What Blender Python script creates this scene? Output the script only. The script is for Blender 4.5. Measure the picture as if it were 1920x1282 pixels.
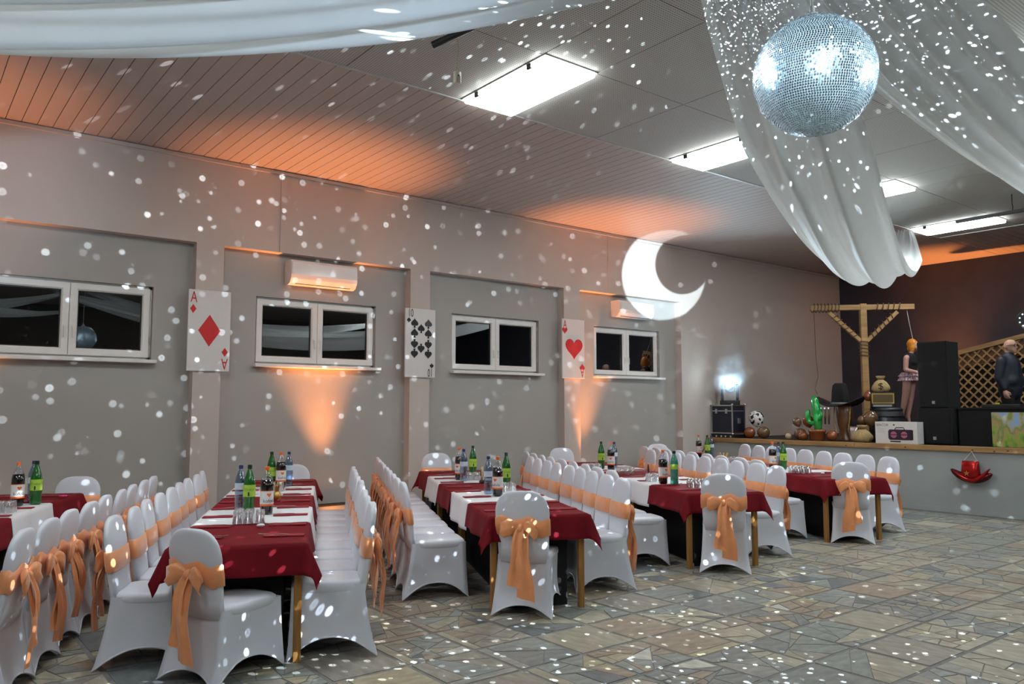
import bpy, math, random
from mathutils import Vector, Matrix
random.seed(7)
PI = math.pi
S = bpy.context.scene
C = S.collection
for o in list(bpy.data.objects): bpy.data.objects.remove(o)

# ------------------------------------------------------------------ camera
cam = bpy.data.cameras.new('camera'); camo = bpy.data.objects.new('camera', cam); C.objects.link(camo)
CAM_H = 1.59
FPX = 1490.0
pitch = math.atan(124 / FPX)
yaw = math.atan2((2870 - 960) / FPX, math.cos(pitch) + 124 / FPX * math.sin(pitch))
cam.sensor_width = 36; cam.lens = FPX / 1920 * 36; cam.clip_end = 100
camo.location = (0, 0, CAM_H); camo.rotation_euler = (PI / 2 + pitch, 0, yaw - PI / 2)
S.camera = camo

# ------------------------------------------------------------------ world, exposure
w = bpy.data.worlds.new('night'); S.world = w; w.use_nodes = True
w.node_tree.nodes['Background'].inputs[0].default_value = (.004, .005, .008, 1)
w.node_tree.nodes['Background'].inputs[1].default_value = .3
S.view_settings.view_transform = 'Standard'; S.view_settings.look = 'None'
S.view_settings.gamma = 1; S.view_settings.use_curve_mapping = False
S.view_settings.exposure = 0.45
PANEL_W = 16.0        # emission of the fluorescent ceiling diffusers

# ------------------------------------------------------------------ lamps
def lamp(name, kind, loc, energy, color, target=None, radius=.05, angle=60, blend=.5):
    l = bpy.data.lights.new(name, kind); l.energy = energy; l.color = color; l.shadow_soft_size = radius
    if kind == 'SPOT': l.spot_size = math.radians(angle); l.spot_blend = blend
    o = bpy.data.objects.new(name, l); C.objects.link(o); o.location = loc
    if target is not None:
        o.rotation_euler = (Vector(target) - Vector(loc)).to_track_quat('-Z', 'Y').to_euler()
    return o

BALL = Vector((3.19, 1.88, 3.07)); BALL_R = .264
ORANGE = (1, .33, .09)
# uplights standing on the floor / ledge against the walls
UPL = [(.45, 9.9, .2), (4.82, 10.0, .2), (9.62, 10.0, .2)]
UPT = [(.25, 9.7), (4.4, 9.72), (9.75, 9.6)]
UPE = [380, 850, 850]
for i, q in enumerate(UPL):
    lamp('uplight_beam', 'SPOT', (q[0], q[1], q[2]), UPE[i], ORANGE, (*UPT[i], 4.7), .05, 50, 1.0)
lamp('uplight_beam', 'SPOT', (17.5, 7.6, 1.15), 650, ORANGE, (17.55, 7.6, 4.7), .05, 60, 1.0)
lamp('uplight_beam', 'SPOT', (17.5, 5.4, 1.15), 260, ORANGE, (17.55, 5.4, 4.7), .05, 60, 1.0)
# cool wash on the drapes
lamp('drape_wash', 'SPOT', (2.2, -2.4, 2.2), 1100, (.62, .80, 1), (.3, 4.6, 3.9), .1, 34, .7)
# lamps aimed at the mirror ball
lamp('ball_spot', 'SPOT', (-1.2, -2.6, 3.2), 3200, (.7, .9, 1), BALL, .10, 4.6, .1)
lamp('ball_spot', 'SPOT', (9.5, -4.5, 3.4), 9000, (.78, .93, 1), BALL, .15, 3.2, .1)
lamp('ball_spot', 'SPOT', (-1.5, 7.5, 3.6), 3200, (.7, .9, 1), BALL, .10, 4.0, .1)

def gobo_dots(o, scale, r0, r1, seed):
    """mirror-ball reflections: the lamp throws a field of small spots"""
    l = o.data; l.use_nodes = True; nt = l.node_tree; n = nt.nodes; k = nt.links
    em = next(x for x in n if x.type == 'EMISSION')
    tc = n.new('ShaderNodeTexCoord'); mp = n.new('ShaderNodeMapping'); mp.inputs['Rotation'].default_value = (seed, seed * 1.7, seed * .6)
    k.new(tc.outputs['Normal'], mp.inputs['Vector'])
    tot = None
    for sc, a, b, st in ((scale, r0, r1, 1.0), (scale * 1.7, r0 * .62, r1 * .62, .16)):
        vo = n.new('ShaderNodeTexVoronoi'); vo.inputs['Scale'].default_value = sc
        k.new(mp.outputs[0], vo.inputs['Vector'])
        mr = n.new('ShaderNodeMapRange'); mr.interpolation_type = 'SMOOTHSTEP'
        mr.inputs[1].default_value = b; mr.inputs[2].default_value = a; mr.inputs[3].default_value = 0; mr.inputs[4].default_value = st
        k.new(vo.outputs['Distance'], mr.inputs[0])
        m2 = n.new('ShaderNodeMapRange'); m2.inputs[1].default_value = 0; m2.inputs[2].default_value = a * .6
        m2.inputs[3].default_value = .45; m2.inputs[4].default_value = 1
        k.new(vo.outputs['Distance'], m2.inputs[0])
        mu = n.new('ShaderNodeMath'); mu.operation = 'MULTIPLY'; k.new(mr.outputs[0], mu.inputs[0]); k.new(m2.outputs[0], mu.inputs[1])
        sc3 = n.new('ShaderNodeSeparateColor'); k.new(vo.outputs['Color'], sc3.inputs[0])
        m3 = n.new('ShaderNodeMapRange'); m3.inputs[1].default_value = .42; m3.inputs[2].default_value = .95; m3.inputs[3].default_value = 0; m3.inputs[4].default_value = 1; k.new(sc3.outputs[0], m3.inputs[0])
        mv = n.new('ShaderNodeMath'); mv.operation = 'MULTIPLY'; k.new(mu.outputs[0], mv.inputs[0]); k.new(m3.outputs[0], mv.inputs[1]); mu = mv
        if tot is None: tot = mu
        else:
            ad = n.new('ShaderNodeMath'); ad.operation = 'ADD'; k.new(tot.outputs[0], ad.inputs[0]); k.new(mu.outputs[0], ad.inputs[1]); tot = ad
    k.new(tot.outputs[0], em.inputs['Strength'])

DOTS = [3200, 1800, 1800]
for i, (d, sc) in enumerate([((.25, .95, .1), 37), ((.75, -.35, -.6), 37), ((-.8, .35, .1), 37)]):
    d = Vector(d).normalized()
    o = lamp('mirror_ball_sparkle', 'POINT', BALL + d * (BALL_R + .03), DOTS[i], (.78, .9, 1), None, .0012)
    gobo_dots(o, sc, .15, .215, i * 1.31 + .4)

def gobo_crescent(o, R, ox, oy, r):
    l = o.data; l.use_nodes = True; nt = l.node_tree; n = nt.nodes; k = nt.links
    em = next(x for x in n if x.type == 'EMISSION')
    tc = n.new('ShaderNodeTexCoord'); sp = n.new('ShaderNodeSeparateXYZ'); k.new(tc.outputs['Normal'], sp.inputs[0])
    def m(op, a, b=None):
        x = n.new('ShaderNodeMath'); x.operation = op
        for i, q in enumerate((a, b)):
            if q is None: continue
            if isinstance(q, (int, float)): x.inputs[i].default_value = q
            else: k.new(q, x.inputs[i])
        return x.outputs[0]
    az = m('ABSOLUTE', sp.outputs[2]); x = m('DIVIDE', sp.outputs[0], az); y = m('DIVIDE', sp.outputs[1], az)
    d1 = m('SQRT', m('ADD', m('MULTIPLY', x, x), m('MULTIPLY', y, y)))
    xx = m('SUBTRACT', x, ox); yy = m('SUBTRACT', y, oy)
    d2 = m('SQRT', m('ADD', m('MULTIPLY', xx, xx), m('MULTIPLY', yy, yy)))
    def step(v, a, b):
        mr = n.new('ShaderNodeMapRange'); mr.interpolation_type = 'SMOOTHSTEP'
        mr.inputs[1].default_value = a; mr.inputs[2].default_value = b; k.new(v, mr.inputs[0]); return mr.outputs[0]
    k.new(m('MULTIPLY', step(d1, R, R * .94), step(d2, r * .96, r * 1.03)), em.inputs['Strength'])

mo = lamp('moon_projector_beam', 'SPOT', (1.6, -.6, 1.3), 17000, (.72, .9, 1), (11.66, 10.15, 4.16), .01, 12, .05)
gobo_crescent(mo, .0605, .0275, .0125, .039)

# ------------------------------------------------------------------ mesh builder
class MB:
    def __init__(s): s.v = []; s.f = []; s.m = []; s.cur = 0
    def mi(s, i): s.cur = i; return s
    def add(s, vs, fs, T=None):
        b = len(s.v)
        s.v += [tuple(T @ Vector(q)) for q in vs] if T else [tuple(q) for q in vs]
        s.f += [tuple(i + b for i in q) for q in fs]; s.m += [s.cur] * len(fs); return s
    def box(s, x0, x1, y0, y1, z0, z1, T=None):
        vs = [(x, y, z) for z in (z0, z1) for y in (y0, y1) for x in (x0, x1)]
        return s.add(vs, [(0, 2, 3, 1), (4, 5, 7, 6), (0, 1, 5, 4), (2, 6, 7, 3), (0, 4, 6, 2), (1, 3, 7, 5)], T)
    def bev(s, x0, x1, y0, y1, z0, z1, b=.01, T=None):
        """box with chamfered edges all round"""
        def ring(i, z): return [(x0 + b - i, y0, z), (x1 - b + i, y0, z), (x1, y0 + b - i, z), (x1, y1 - b + i, z), (x1 - b + i, y1, z), (x0 + b - i, y1, z), (x0, y1 - b + i, z), (x0, y0 + b - i, z)]
        def inner(z): return [(x0 + b, y0 + b * .4, z), (x1 - b, y0 + b * .4, z), (x1 - b * .4, y0 + b, z), (x1 - b * .4, y1 - b, z), (x1 - b, y1 - b * .4, z), (x0 + b, y1 - b * .4, z), (x0 + b * .4, y1 - b, z), (x0 + b * .4, y0 + b, z)]
        return s.loft([inner(z0), ring(0, z0 + b * .6), ring(0, z1 - b * .6), inner(z1)], T=T)
    def loft(s, rings, caps=True, T=None, close=True):
        n = len(rings[0]); vs = [q for r in rings for q in r]; fs = []
        for i in range(len(rings) - 1):
            for j in range(n if close else n - 1):
                a, b2 = i * n + j, i * n + (j + 1) % n
                fs.append((a, b2, b2 + n, a + n))
        if caps and close: fs += [tuple(range(n))[::-1], tuple(range((len(rings) - 1) * n, len(rings) * n))]
        return s.add(vs, fs, T)
    def lathe(s, prof, n=20, T=None, caps=True):
        return s.loft([[(r * math.cos(2 * PI * j / n), r * math.sin(2 * PI * j / n), z) for j in range(n)] for r, z in prof], caps, T)
    def cyl(s, p0, p1, r0, r1=None, n=12):
        p0, p1 = Vector(p0), Vector(p1); r1 = r0 if r1 is None else r1
        d = p1 - p0; T = Matrix.Translation(p0) @ d.to_track_quat('Z', 'Y').to_matrix().to_4x4()
        return s.lathe([(r0, 0), (r1, d.length)], n, T)
    def tube(s, pts, r, n=8, rads=None):
        pts = [Vector(q) for q in pts]; rings = []
        for i, q in enumerate(pts):
            d = (pts[min(i + 1, len(pts) - 1)] - pts[max(i - 1, 0)]).normalized()
            a = d.orthogonal().normalized() if i == 0 else (pa - d * pa.dot(d)).normalized()
            pa = a; b = d.cross(a); rr = rads[i] if rads else r
            rings.append([q + (a * math.cos(2 * PI * j / n) + b * math.sin(2 * PI * j / n)) * rr for j in range(n)])
        return s.loft(rings)
    def ell(s, c, r, nu=16, nv=10, T=None):
        if isinstance(r, (int, float)): r = (r, r, r)
        rings = []
        for i in range(nv + 1):
            ph = -PI / 2 + PI * (i + .001 if i == 0 else i - .001 if i == nv else i) / nv
            rings.append([(c[0] + r[0] * math.cos(ph) * math.cos(2 * PI * j / nu), c[1] + r[1] * math.cos(ph) * math.sin(2 * PI * j / nu), c[2] + r[2] * math.sin(ph)) for j in range(nu)])
        return s.loft(rings, True, T)
    def cap(s, p0, p1, r0, r1, n=14):
        """tapered capsule"""
        p0, p1 = Vector(p0), Vector(p1); d = p1 - p0; L = d.length
        T = Matrix.Translation(p0) @ d.to_track_quat('Z', 'Y').to_matrix().to_4x4()
        pr = [(r0 * math.cos(t), r0 * math.sin(t)) for t in [-PI / 2 * .999, -PI / 3, -PI / 6, 0]] + [(r1 * math.cos(t), L + r1 * math.sin(t)) for t in [0, PI / 6, PI / 3, PI / 2 * .999]]
        return s.lathe(pr, n, T)
    def grid(s, fn, nu, nv, T=None):
        vs = [fn(i / nu, j / nv) for i in range(nu + 1) for j in range(nv + 1)]
        fs = [(i * (nv + 1) + j, (i + 1) * (nv + 1) + j, (i + 1) * (nv + 1) + j + 1, i * (nv + 1) + j + 1) for i in range(nu) for j in range(nv)]
        return s.add(vs, fs, T)
    def prism(s, poly, d0, d1, T=None):
        """polygon in local x,y extruded along z"""
        return s.loft([[(x, y, d0) for x, y in poly], [(x, y, d1) for x, y in poly]], True, T)
    def mesh(s, name, mats, smooth=False):
        me = bpy.data.meshes.new(name); me.from_pydata(s.v, [], s.f)
        for m in (mats if isinstance(mats, (list, tuple)) else [mats]): me.materials.append(m)
        if any(s.m): me.polygons.foreach_set('material_index', s.m)
        if smooth: me.polygons.foreach_set('use_smooth', [True] * len(me.polygons))
        me.update(); return me
    def build(s, name, mats, parent=None, smooth=False, loc=None, rot=None):
        return obj(name, s.mesh(name, mats, smooth), parent, loc, rot)

def obj(name, me, parent=None, loc=None, rot=None):
    o = bpy.data.objects.new(name, me); C.objects.link(o); o.parent = parent
    if loc is not None: o.location = loc
    if rot is not None: o.rotation_euler = rot
    return o
def tag(o, label, cat, group=None):
    o['label'] = label; o['category'] = cat
    if group: o['group'] = group
    return o
def thing(name, label, cat, loc=(0, 0, 0), rz=0, group=None):
    o = bpy.data.objects.new(name, None); C.objects.link(o); o.location = loc; o.rotation_euler = (0, 0, rz)
    o.empty_display_size = .1
    return tag(o, label, cat, group)
def struct(o): o['kind'] = 'structure'; return o
def smooth_angle(o, deg=40):
    me = o.data
    me.polygons.foreach_set('use_smooth', [True] * len(me.polygons))
    try: me.set_sharp_from_angle(angle=math.radians(deg))
    except Exception: pass
    return o
def copy_tree(o, parent=None):
    c = o.copy(); C.objects.link(c); c.parent = parent
    for ch in list(o.children): copy_tree(ch, c)
    return c
def text_mesh(body, size, font_scale=1.0):
    cu = bpy.data.curves.new('txt', 'FONT'); cu.body = body; cu.size = size; cu.align_x = 'CENTER'; cu.align_y = 'CENTER'; cu.resolution_u = 3
    o = bpy.data.objects.new('txt', cu); C.objects.link(o)
    dg = bpy.context.evaluated_depsgraph_get(); dg.update()
    me = bpy.data.meshes.new_from_object(o.evaluated_get(dg))
    vs = [tuple(q.co) for q in me.vertices]; fs = [tuple(q.vertices) for q in me.polygons]
    bpy.data.objects.remove(o); bpy.data.curves.remove(cu); bpy.data.meshes.remove(me)
    return vs, fs

# ------------------------------------------------------------------ materials
def M(name, col, rough=.5, metal=0, var=.06, scale=12, bump=0, bscale=80, spec=.5, sheen=0, coat=0, aniso=None, stretch=(1, 1, 1)):
    m = bpy.data.materials.new(name); m.use_nodes = True; nt = m.node_tree; n = nt.nodes; k = nt.links
    b = n['Principled BSDF']
    b.inputs['Roughness'].default_value = rough; b.inputs['Metallic'].default_value = metal
    b.inputs['Specular IOR Level'].default_value = spec
    if sheen: b.inputs['Sheen Weight'].default_value = sheen; b.inputs['Sheen Roughness'].default_value = .4
    if coat: b.inputs['Coat Weight'].default_value = coat; b.inputs['Coat Roughness'].default_value = .08
    tc = n.new('ShaderNodeTexCoord'); mp = n.new('ShaderNodeMapping'); mp.inputs['Scale'].default_value = stretch
    k.new(tc.outputs['Object'], mp.inputs['Vector'])
    no = n.new('ShaderNodeTexNoise'); no.inputs['Scale'].default_value = scale; no.inputs['Detail'].default_value = 4
    k.new(mp.outputs[0], no.inputs['Vector'])
    cr = n.new('ShaderNodeValToRGB')
    lo = tuple(max(0, c * (1 - var)) for c in col) + (1,); hi = tuple(min(1, c * (1 + var)) for c in col) + (1,)
    cr.color_ramp.elements[0].position = .3; cr.color_ramp.elements[0].color = lo
    cr.color_ramp.elements[1].position = .7; cr.color_ramp.elements[1].color = hi
    k.new(no.outputs['Fac'], cr.inputs[0]); k.new(cr.outputs[0], b.inputs['Base Color'])
    if bump:
        n2 = n.new('ShaderNodeTexNoise'); n2.inputs['Scale'].default_value = bscale; n2.inputs['Detail'].default_value = 3
        k.new(mp.outputs[0], n2.inputs['Vector'])
        bp = n.new('ShaderNodeBump'); bp.inputs['Strength'].default_value = bump; bp.inputs['Distance'].default_value = .01
        k.new(n2.outputs['Fac'], bp.inputs['Height']); k.new(bp.outputs[0], b.inputs['Normal'])
    return m
def emis(name, col, st):
    m = bpy.data.materials.new(name); m.use_nodes = True; n = m.node_tree.nodes
    b = n['Principled BSDF']; b.inputs['Base Color'].default_value = (.8, .8, .8, 1)
    b.inputs['Emission Color'].default_value = (*col, 1); b.inputs['Emission Strength'].default_value = st
    return m
def clear(name, tint, gloss=.12, rough=.03):
    """thin clear material: tinted transparency plus a grazing-angle sheen"""
    m = bpy.data.materials.new(name); m.use_nodes = True; nt = m.node_tree; n = nt.nodes; k = nt.links
    out = n['Material Output']; n.remove(n['Principled BSDF'])
    t = n.new('ShaderNodeBsdfTransparent'); t.inputs[0].default_value = (*tint, 1)
    g = n.new('ShaderNodeBsdfGlossy'); g.inputs['Roughness'].default_value = rough; g.inputs[0].default_value = (1, 1, 1, 1)
    lw = n.new('ShaderNodeLayerWeight'); lw.inputs['Blend'].default_value = .35
    mr = n.new('ShaderNodeMapRange'); mr.inputs[3].default_value = gloss; mr.inputs[4].default_value = min(1, gloss * 5)
    k.new(lw.outputs['Facing'], mr.inputs[0])
    mx = n.new('ShaderNodeMixShader'); k.new(mr.outputs[0], mx.inputs[0]); k.new(t.outputs[0], mx.inputs[1]); k.new(g.outputs[0], mx.inputs[2])
    k.new(mx.outputs[0], out.inputs[0]); return m
def cloth_translucent(name, col, tr=.35, rough=.45):
    m = M(name, col, rough, var=.03, scale=6, sheen=.2); nt = m.node_tree; n = nt.nodes; k = nt.links
    b = n['Principled BSDF']; t = n.new('ShaderNodeBsdfTranslucent'); t.inputs[0].default_value = (*col, 1)
    mx = n.new('ShaderNodeMixShader'); mx.inputs[0].default_value = tr
    k.new(b.outputs[0], mx.inputs[1]); k.new(t.outputs[0], mx.inputs[2]); k.new(mx.outputs[0], n['Material Output'].inputs[0])
    return m

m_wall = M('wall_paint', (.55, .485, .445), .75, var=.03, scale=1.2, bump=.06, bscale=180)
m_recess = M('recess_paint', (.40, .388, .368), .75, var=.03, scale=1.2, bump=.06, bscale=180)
m_farwall = M('dark_panelling', (.10, .075, .06), .6, var=.15, scale=2)
m_end = M('stage_wall_paint', (.04, .036, .048), .7, var=.15, scale=2, bump=.1)
m_stagefront = M('stage_front_paint', (.33, .36, .36), .6, var=.05, scale=2)
m_plank = M('ceiling_plank', (.50, .42, .385), .55, var=.04, scale=1, stretch=(8, .6, 1))
m_dark = M('dark_gap', (.03, .02, .018), .8)
m_metalgrey = M('ceiling_metal', (.5, .5, .49), .4, .3)
m_pvc = M('white_upvc', (.78, .77, .75), .35, var=.02, spec=.4)
m_white = M('white_plastic', (.72, .7, .69), .25, var=.02, coat=.4)
m_black = M('black_plastic', (.012, .012, .013), .45, var=.2)
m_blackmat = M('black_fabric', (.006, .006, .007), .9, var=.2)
m_wood = M('pine_wood', (.36, .205, .08), .5, var=.25, scale=5, stretch=(3, .5, 3), bump=.05)
m_legwood = M('table_leg_wood', (.32, .15, .035), .4, var=.25, scale=6, stretch=(8, 8, .6))
m_tabletop = M('table_board', (.05, .03, .02), .6, var=.2)
m_cover = M('white_spandex', (.67, .69, .77), .5, var=.02, scale=5, sheen=.25, spec=.4)
m_sash = M('peach_satin', (.86, .34, .14), .38, var=.08, scale=9, sheen=.5, spec=.6)
m_red = M('burgundy_cloth', (.165, .003, .010), .75, var=.1, scale=5, spec=.2, bump=.04, bscale=300)
m_wcloth = M('white_linen', (.70, .71, .74), .65, var=.02, scale=6, bump=.03, bscale=300)
m_drape = cloth_translucent('white_voile', (.76, .79, .80), .36)
m_napkin = M('red_paper', (.27, .008, .02), .7, var=.08)
m_steel = M('cutlery_steel', (.6, .6, .6), .22, 1)
m_tumbler = clear('tumbler_glass', (.88, .9, .92), .18, .06)
m_pet = clear('clear_plastic', (.86, .9, .93), .10, .05)
m_petblue = clear('blue_plastic', (.45, .6, .75), .10, .05)
m_green = M('green_bottle', (.006, .10, .012), .12, var=.1, coat=.6)
m_teal = M('teal_bottle', (.03, .22, .16), .12, var=.25, scale=25, coat=.6)
m_cola = M('cola', (.006, .004, .006), .12, coat=.6)
m_orangecap = M('orange_cap', (.75, .13, .02), .4)
m_darkcap = M('dark_cap', (.004, .02, .01), .4)
m_bluecap = M('blue_cap', (.02, .04, .12), .4)
m_labelw = M('label_white', (.7, .68, .68), .5)
m_labelg = M('label_lime', (.38, .56, .06), .5, var=.12, scale=30)
m_labelb = M('label_blue', (.55, .62, .72), .5, var=.1, scale=40)
m_ink = M('black_ink', (.008, .008, .01), .6)
m_inkg = M('green_ink', (.10, .30, .02), .6)
m_redink = M('red_ink', (.60, .012, .012), .5)
m_cardw = M('card_white', (.68, .66, .65), .5, var=.02)
m_pane = clear('window_glass', (.4, .45, .47), .12, .0)
m_silver = M('aluminium', (.55, .57, .6), .3, 1)
m_skin = M('skin', (.50, .28, .21), .55)
m_navy = M('navy_jacket', (.010, .014, .026), .6, var=.2)
m_gold = M('gold', (.55, .36, .10), .35, .8)
m_brass = M('burlap', (.42, .30, .13), .8, var=.25, scale=30, bump=.2)
m_balloon = M('brown_balloon', (.16, .085, .04), .12, var=.08, coat=.8)
m_balloon2 = M('copper_balloon', (.28, .075, .02), .12, var=.08, coat=.8)
m_cactus = M('green_vinyl', (.01, .36, .06), .18, var=.08, coat=.7)
m_mirror = bpy.data.materials.new('mirror_tile')

# perforated acoustic ceiling panel
def perf():
    m = M('perforated_panel', (.52, .505, .475), .7, var=.03, scale=1); nt = m.node_tree; n = nt.nodes; k = nt.links
    b = n['Principled BSDF']; tc = n.new('ShaderNodeTexCoord'); mp = n.new('ShaderNodeMapping'); mp.inputs['Scale'].default_value = (38, 38, 38)
    k.new(tc.outputs['Object'], mp.inputs[0]); vo = n.new('ShaderNodeTexVoronoi'); vo.inputs['Randomness'].default_value = 0; vo.inputs['Scale'].default_value = 1
    k.new(mp.outputs[0], vo.inputs['Vector'])
    mr = n.new('ShaderNodeMapRange'); mr.inputs[1].default_value = .25; mr.inputs[2].default_value = .33; mr.inputs[3].default_value = .45; mr.inputs[4].default_value = 1
    k.new(vo.outputs['Distance'], mr.inputs[0])
    mx = n.new('ShaderNodeMix'); mx.data_type = 'RGBA'; mx.blend_type = 'MULTIPLY'; mx.inputs[0].default_value = 1
    src = b.inputs['Base Color'].links[0].from_socket
    k.new(src, mx.inputs[6]); k.new(mr.outputs[0], mx.inputs[7]); k.new(mx.outputs[2], b.inputs['Base Color'])
    return m
m_perf = perf()
def stone_mat(i, col):
    m = M('stone_%d' % i, col, .38, var=.28, scale=7, stretch=(1, 2.6, 1) if i % 2 else (2.6, 1, 1), bump=.05, bscale=40, spec=.45); return m
STONES = [stone_mat(i, c) for i, c in enumerate([(.34, .31, .24), (.29, .285, .255), (.39, .36, .28), (.22, .225, .215), (.29, .265, .225), (.26, .275, .255), (.52, .51, .45), (.31, .25, .19), (.15, .165, .17), (.37, .33, .225)])]
m_mortar = M('mortar', (.20, .195, .185), .7, var=.2, scale=10, bump=.1)
#--BODY--
# ================================================================== THE ROOM
YW, YR, CZ = 10.15, 10.30, 4.765      # wall front plane, recess plane, ceiling height
XE, XS, X0, Y0 = 18.03, 12.88, -6.0, -7.0
SZ = 1.0                              # stage height

# ---- floor: mortar bed with broken-stone slabs
floor = struct(MB().box(X0, XE, Y0, YR + .2, -.2, -.004).build('floor', m_mortar))
def split(poly, depth, rnd):
    """cut a convex polygon into irregular shards"""
    n = len(poly)
    area = abs(sum(poly[i][0] * poly[(i + 1) % n][1] - poly[(i + 1) % n][0] * poly[i][1] for i in range(n))) / 2
    if depth == 0 or area < .009: return [poly]
    cx = sum(q[0] for q in poly) / n; cy = sum(q[1] for q in poly) / n
    sx = max(q[0] for q in poly) - min(q[0] for q in poly); sy = max(q[1] for q in poly) - min(q[1] for q in poly)
    base = 0 if sx > sy else PI / 2
    a = base + rnd.gauss(0, .55); nx, ny = math.cos(a), math.sin(a)
    off = rnd.uniform(-.16, .16) * max(sx, sy); d = [(q[0] - cx) * nx + (q[1] - cy) * ny - off for q in poly]
    A, B = [], []
    for i in range(n):
        p, q, dp, dq = poly[i], poly[(i + 1) % n], d[i], d[(i + 1) % n]
        (A if dp >= 0 else B).append(p)
        if dp * dq < 0:
            t = dp / (dp - dq); m = (p[0] + (q[0] - p[0]) * t, p[1] + (q[1] - p[1]) * t); A.append(m); B.append(m)
    out = []
    for P in (A, B):
        if len(P) >= 3: out += split(P, depth - 1, rnd)
    return out
def inset(poly, d):
    cx = sum(q[0] for q in poly) / len(poly); cy = sum(q[1] for q in poly) / len(poly)
    out = []
    for x, y in poly:
        r = math.hypot(x - cx, y - cy) + 1e-6; k = max(.3, 1 - d * 1.25 / r); out.append((cx + (x - cx) * k, cy + (y - cy) * k))
    return out
rnd = random.Random(3)
shards = []
PITCH = .505
ix0, ix1 = -4, 20; 
for gi in range(-6, 21):
    for gj in range(-7, 12):
        sx, sy = 3.13 + gi * PITCH - .0, 4.40 + gj * PITCH
        if sx + PITCH > XS - .01 or sy + PITCH > YW: continue
        g = .011; a, b, c2, d = sx + g, sx + PITCH - g, sy + g, sy + PITCH - g
        fam = rnd.choice([0, 0, 1, 2, 3, 4, 5, 5, 7])
        cells = []
        r = rnd.random()
        if r < .30:      # a border strip of stone along one edge
            wd = rnd.uniform(.05, .08)
            if rnd.random() < .5: cells.append([(a, c2), (a + wd, c2), (a + wd, d), (a, d)]); a += wd
            else: cells.append([(a, c2), (b, c2), (b, c2 + wd), (a, c2 + wd)]); c2 += wd
        cells += split([(a, c2), (b, c2), (b, d), (a, d)], rnd.choice([0, 2, 3, 3, 4, 4]), rnd)
        for poly in cells:
            mt = fam if rnd.random() < .45 else rnd.randrange(len(STONES))
            if mt == 6 and rnd.random() < .6: mt = fam
            shards.append((inset(poly, rnd.uniform(.004, .009)), mt, rnd.uniform(-.0015, .001)))
def depth_rank(poly):
    x = sum(q[0] for q in poly) / len(poly); y = sum(q[1] for q in poly) / len(poly)
    fx, fy = math.cos(yaw), math.sin(yaw); dz = x * fx + y * fy; lx = x * fy - y * fx
    area = abs(sum(poly[i][0] * poly[(i + 1) % len(poly)][1] - poly[(i + 1) % len(poly)][0] * poly[i][1] for i in range(len(poly)))) / 2
    u = lx / max(dz, .1) * FPX; 
    v = FPX * CAM_H / max(dz, .1)
    if dz < 1 or abs(u) > 965 or v > 520: return 0
    # floor hidden below the tables and chairs
    if y > 5.25 and x < 10.5 : return area / dz ** 3 * .02
    return area / dz ** 3
shards.sort(key=lambda q: -depth_rank(q[0]))
for k_, (poly, mt, dz) in enumerate(shards[:300]):
    cx = sum(q[0] for q in poly) / len(poly); cy = sum(q[1] for q in poly) / len(poly)
    MB().prism([(x - cx, y - cy) for x, y in poly], -.006, dz).build('stone', STONES[mt], floor, loc=(cx, cy, 0))
mb = MB()
for poly, mt, dz in shards[300:]: mb.mi(mt).prism(poly, -.006, dz)
mb.build('stone_field', STONES, floor)['kind'] = 'stuff'

# ---- left wall with recessed bays and windows
wl = MB()
cols = [(-.19, .16), (2.94, 3.28), (6.03, 6.37), (9.08, 9.455), (12.146, XE)]
RT = 3.66
wl.box(X0, XE, YW, YR + .3, RT, CZ + .1)
wl.box(X0, -.19, YW, YR + .3, 0, RT)
for a, b in cols: wl.box(a, b, YW, YR + .3, 0, RT)
wall_left = struct(wl.build('wall_left', m_wall))
WIN = [(.70, 2.49), (3.765, 5.54), (6.87, 8.64), (9.935, 11.68)]; WZ0, WZ1 = 2.175, 3.07
bays = [(.16, 2.94), (3.28, 6.03), (6.37, 9.08), (9.455, 12.146)]
for (a, b), (wa, wb) in zip(bays, WIN):
    r = MB()
    r.box(a, wa, YR, YR + .25, 0, RT).box(wb, b, YR, YR + .25, 0, RT).box(wa, wb, YR, YR + .25, 0, WZ0).box(wa, wb, YR, YR + .25, WZ1, RT)
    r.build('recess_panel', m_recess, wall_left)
# vertical joints in the upper wall band and the trims
for x in (4.02, 10.16): MB().box(x - .012, x + .012, YW - .012, YW, RT, CZ).build('joint_cover', m_wall, wall_left)
struct(MB().box(X0, XS + 5.1, YW - .03, YW, CZ - .055, CZ - .012).build('trim_1', m_wall))
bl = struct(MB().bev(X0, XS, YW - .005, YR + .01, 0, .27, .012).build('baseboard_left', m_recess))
for (a, b) in bays:
    MB().box(a + .02, b - .02, YW - .012, YR, .27, .285).build('ledge_cap', m_dark, bl)
MB().box(X0, XS, YW - .012, YW + .05, 0, .012).build('floor_joint', m_dark, bl)

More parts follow.
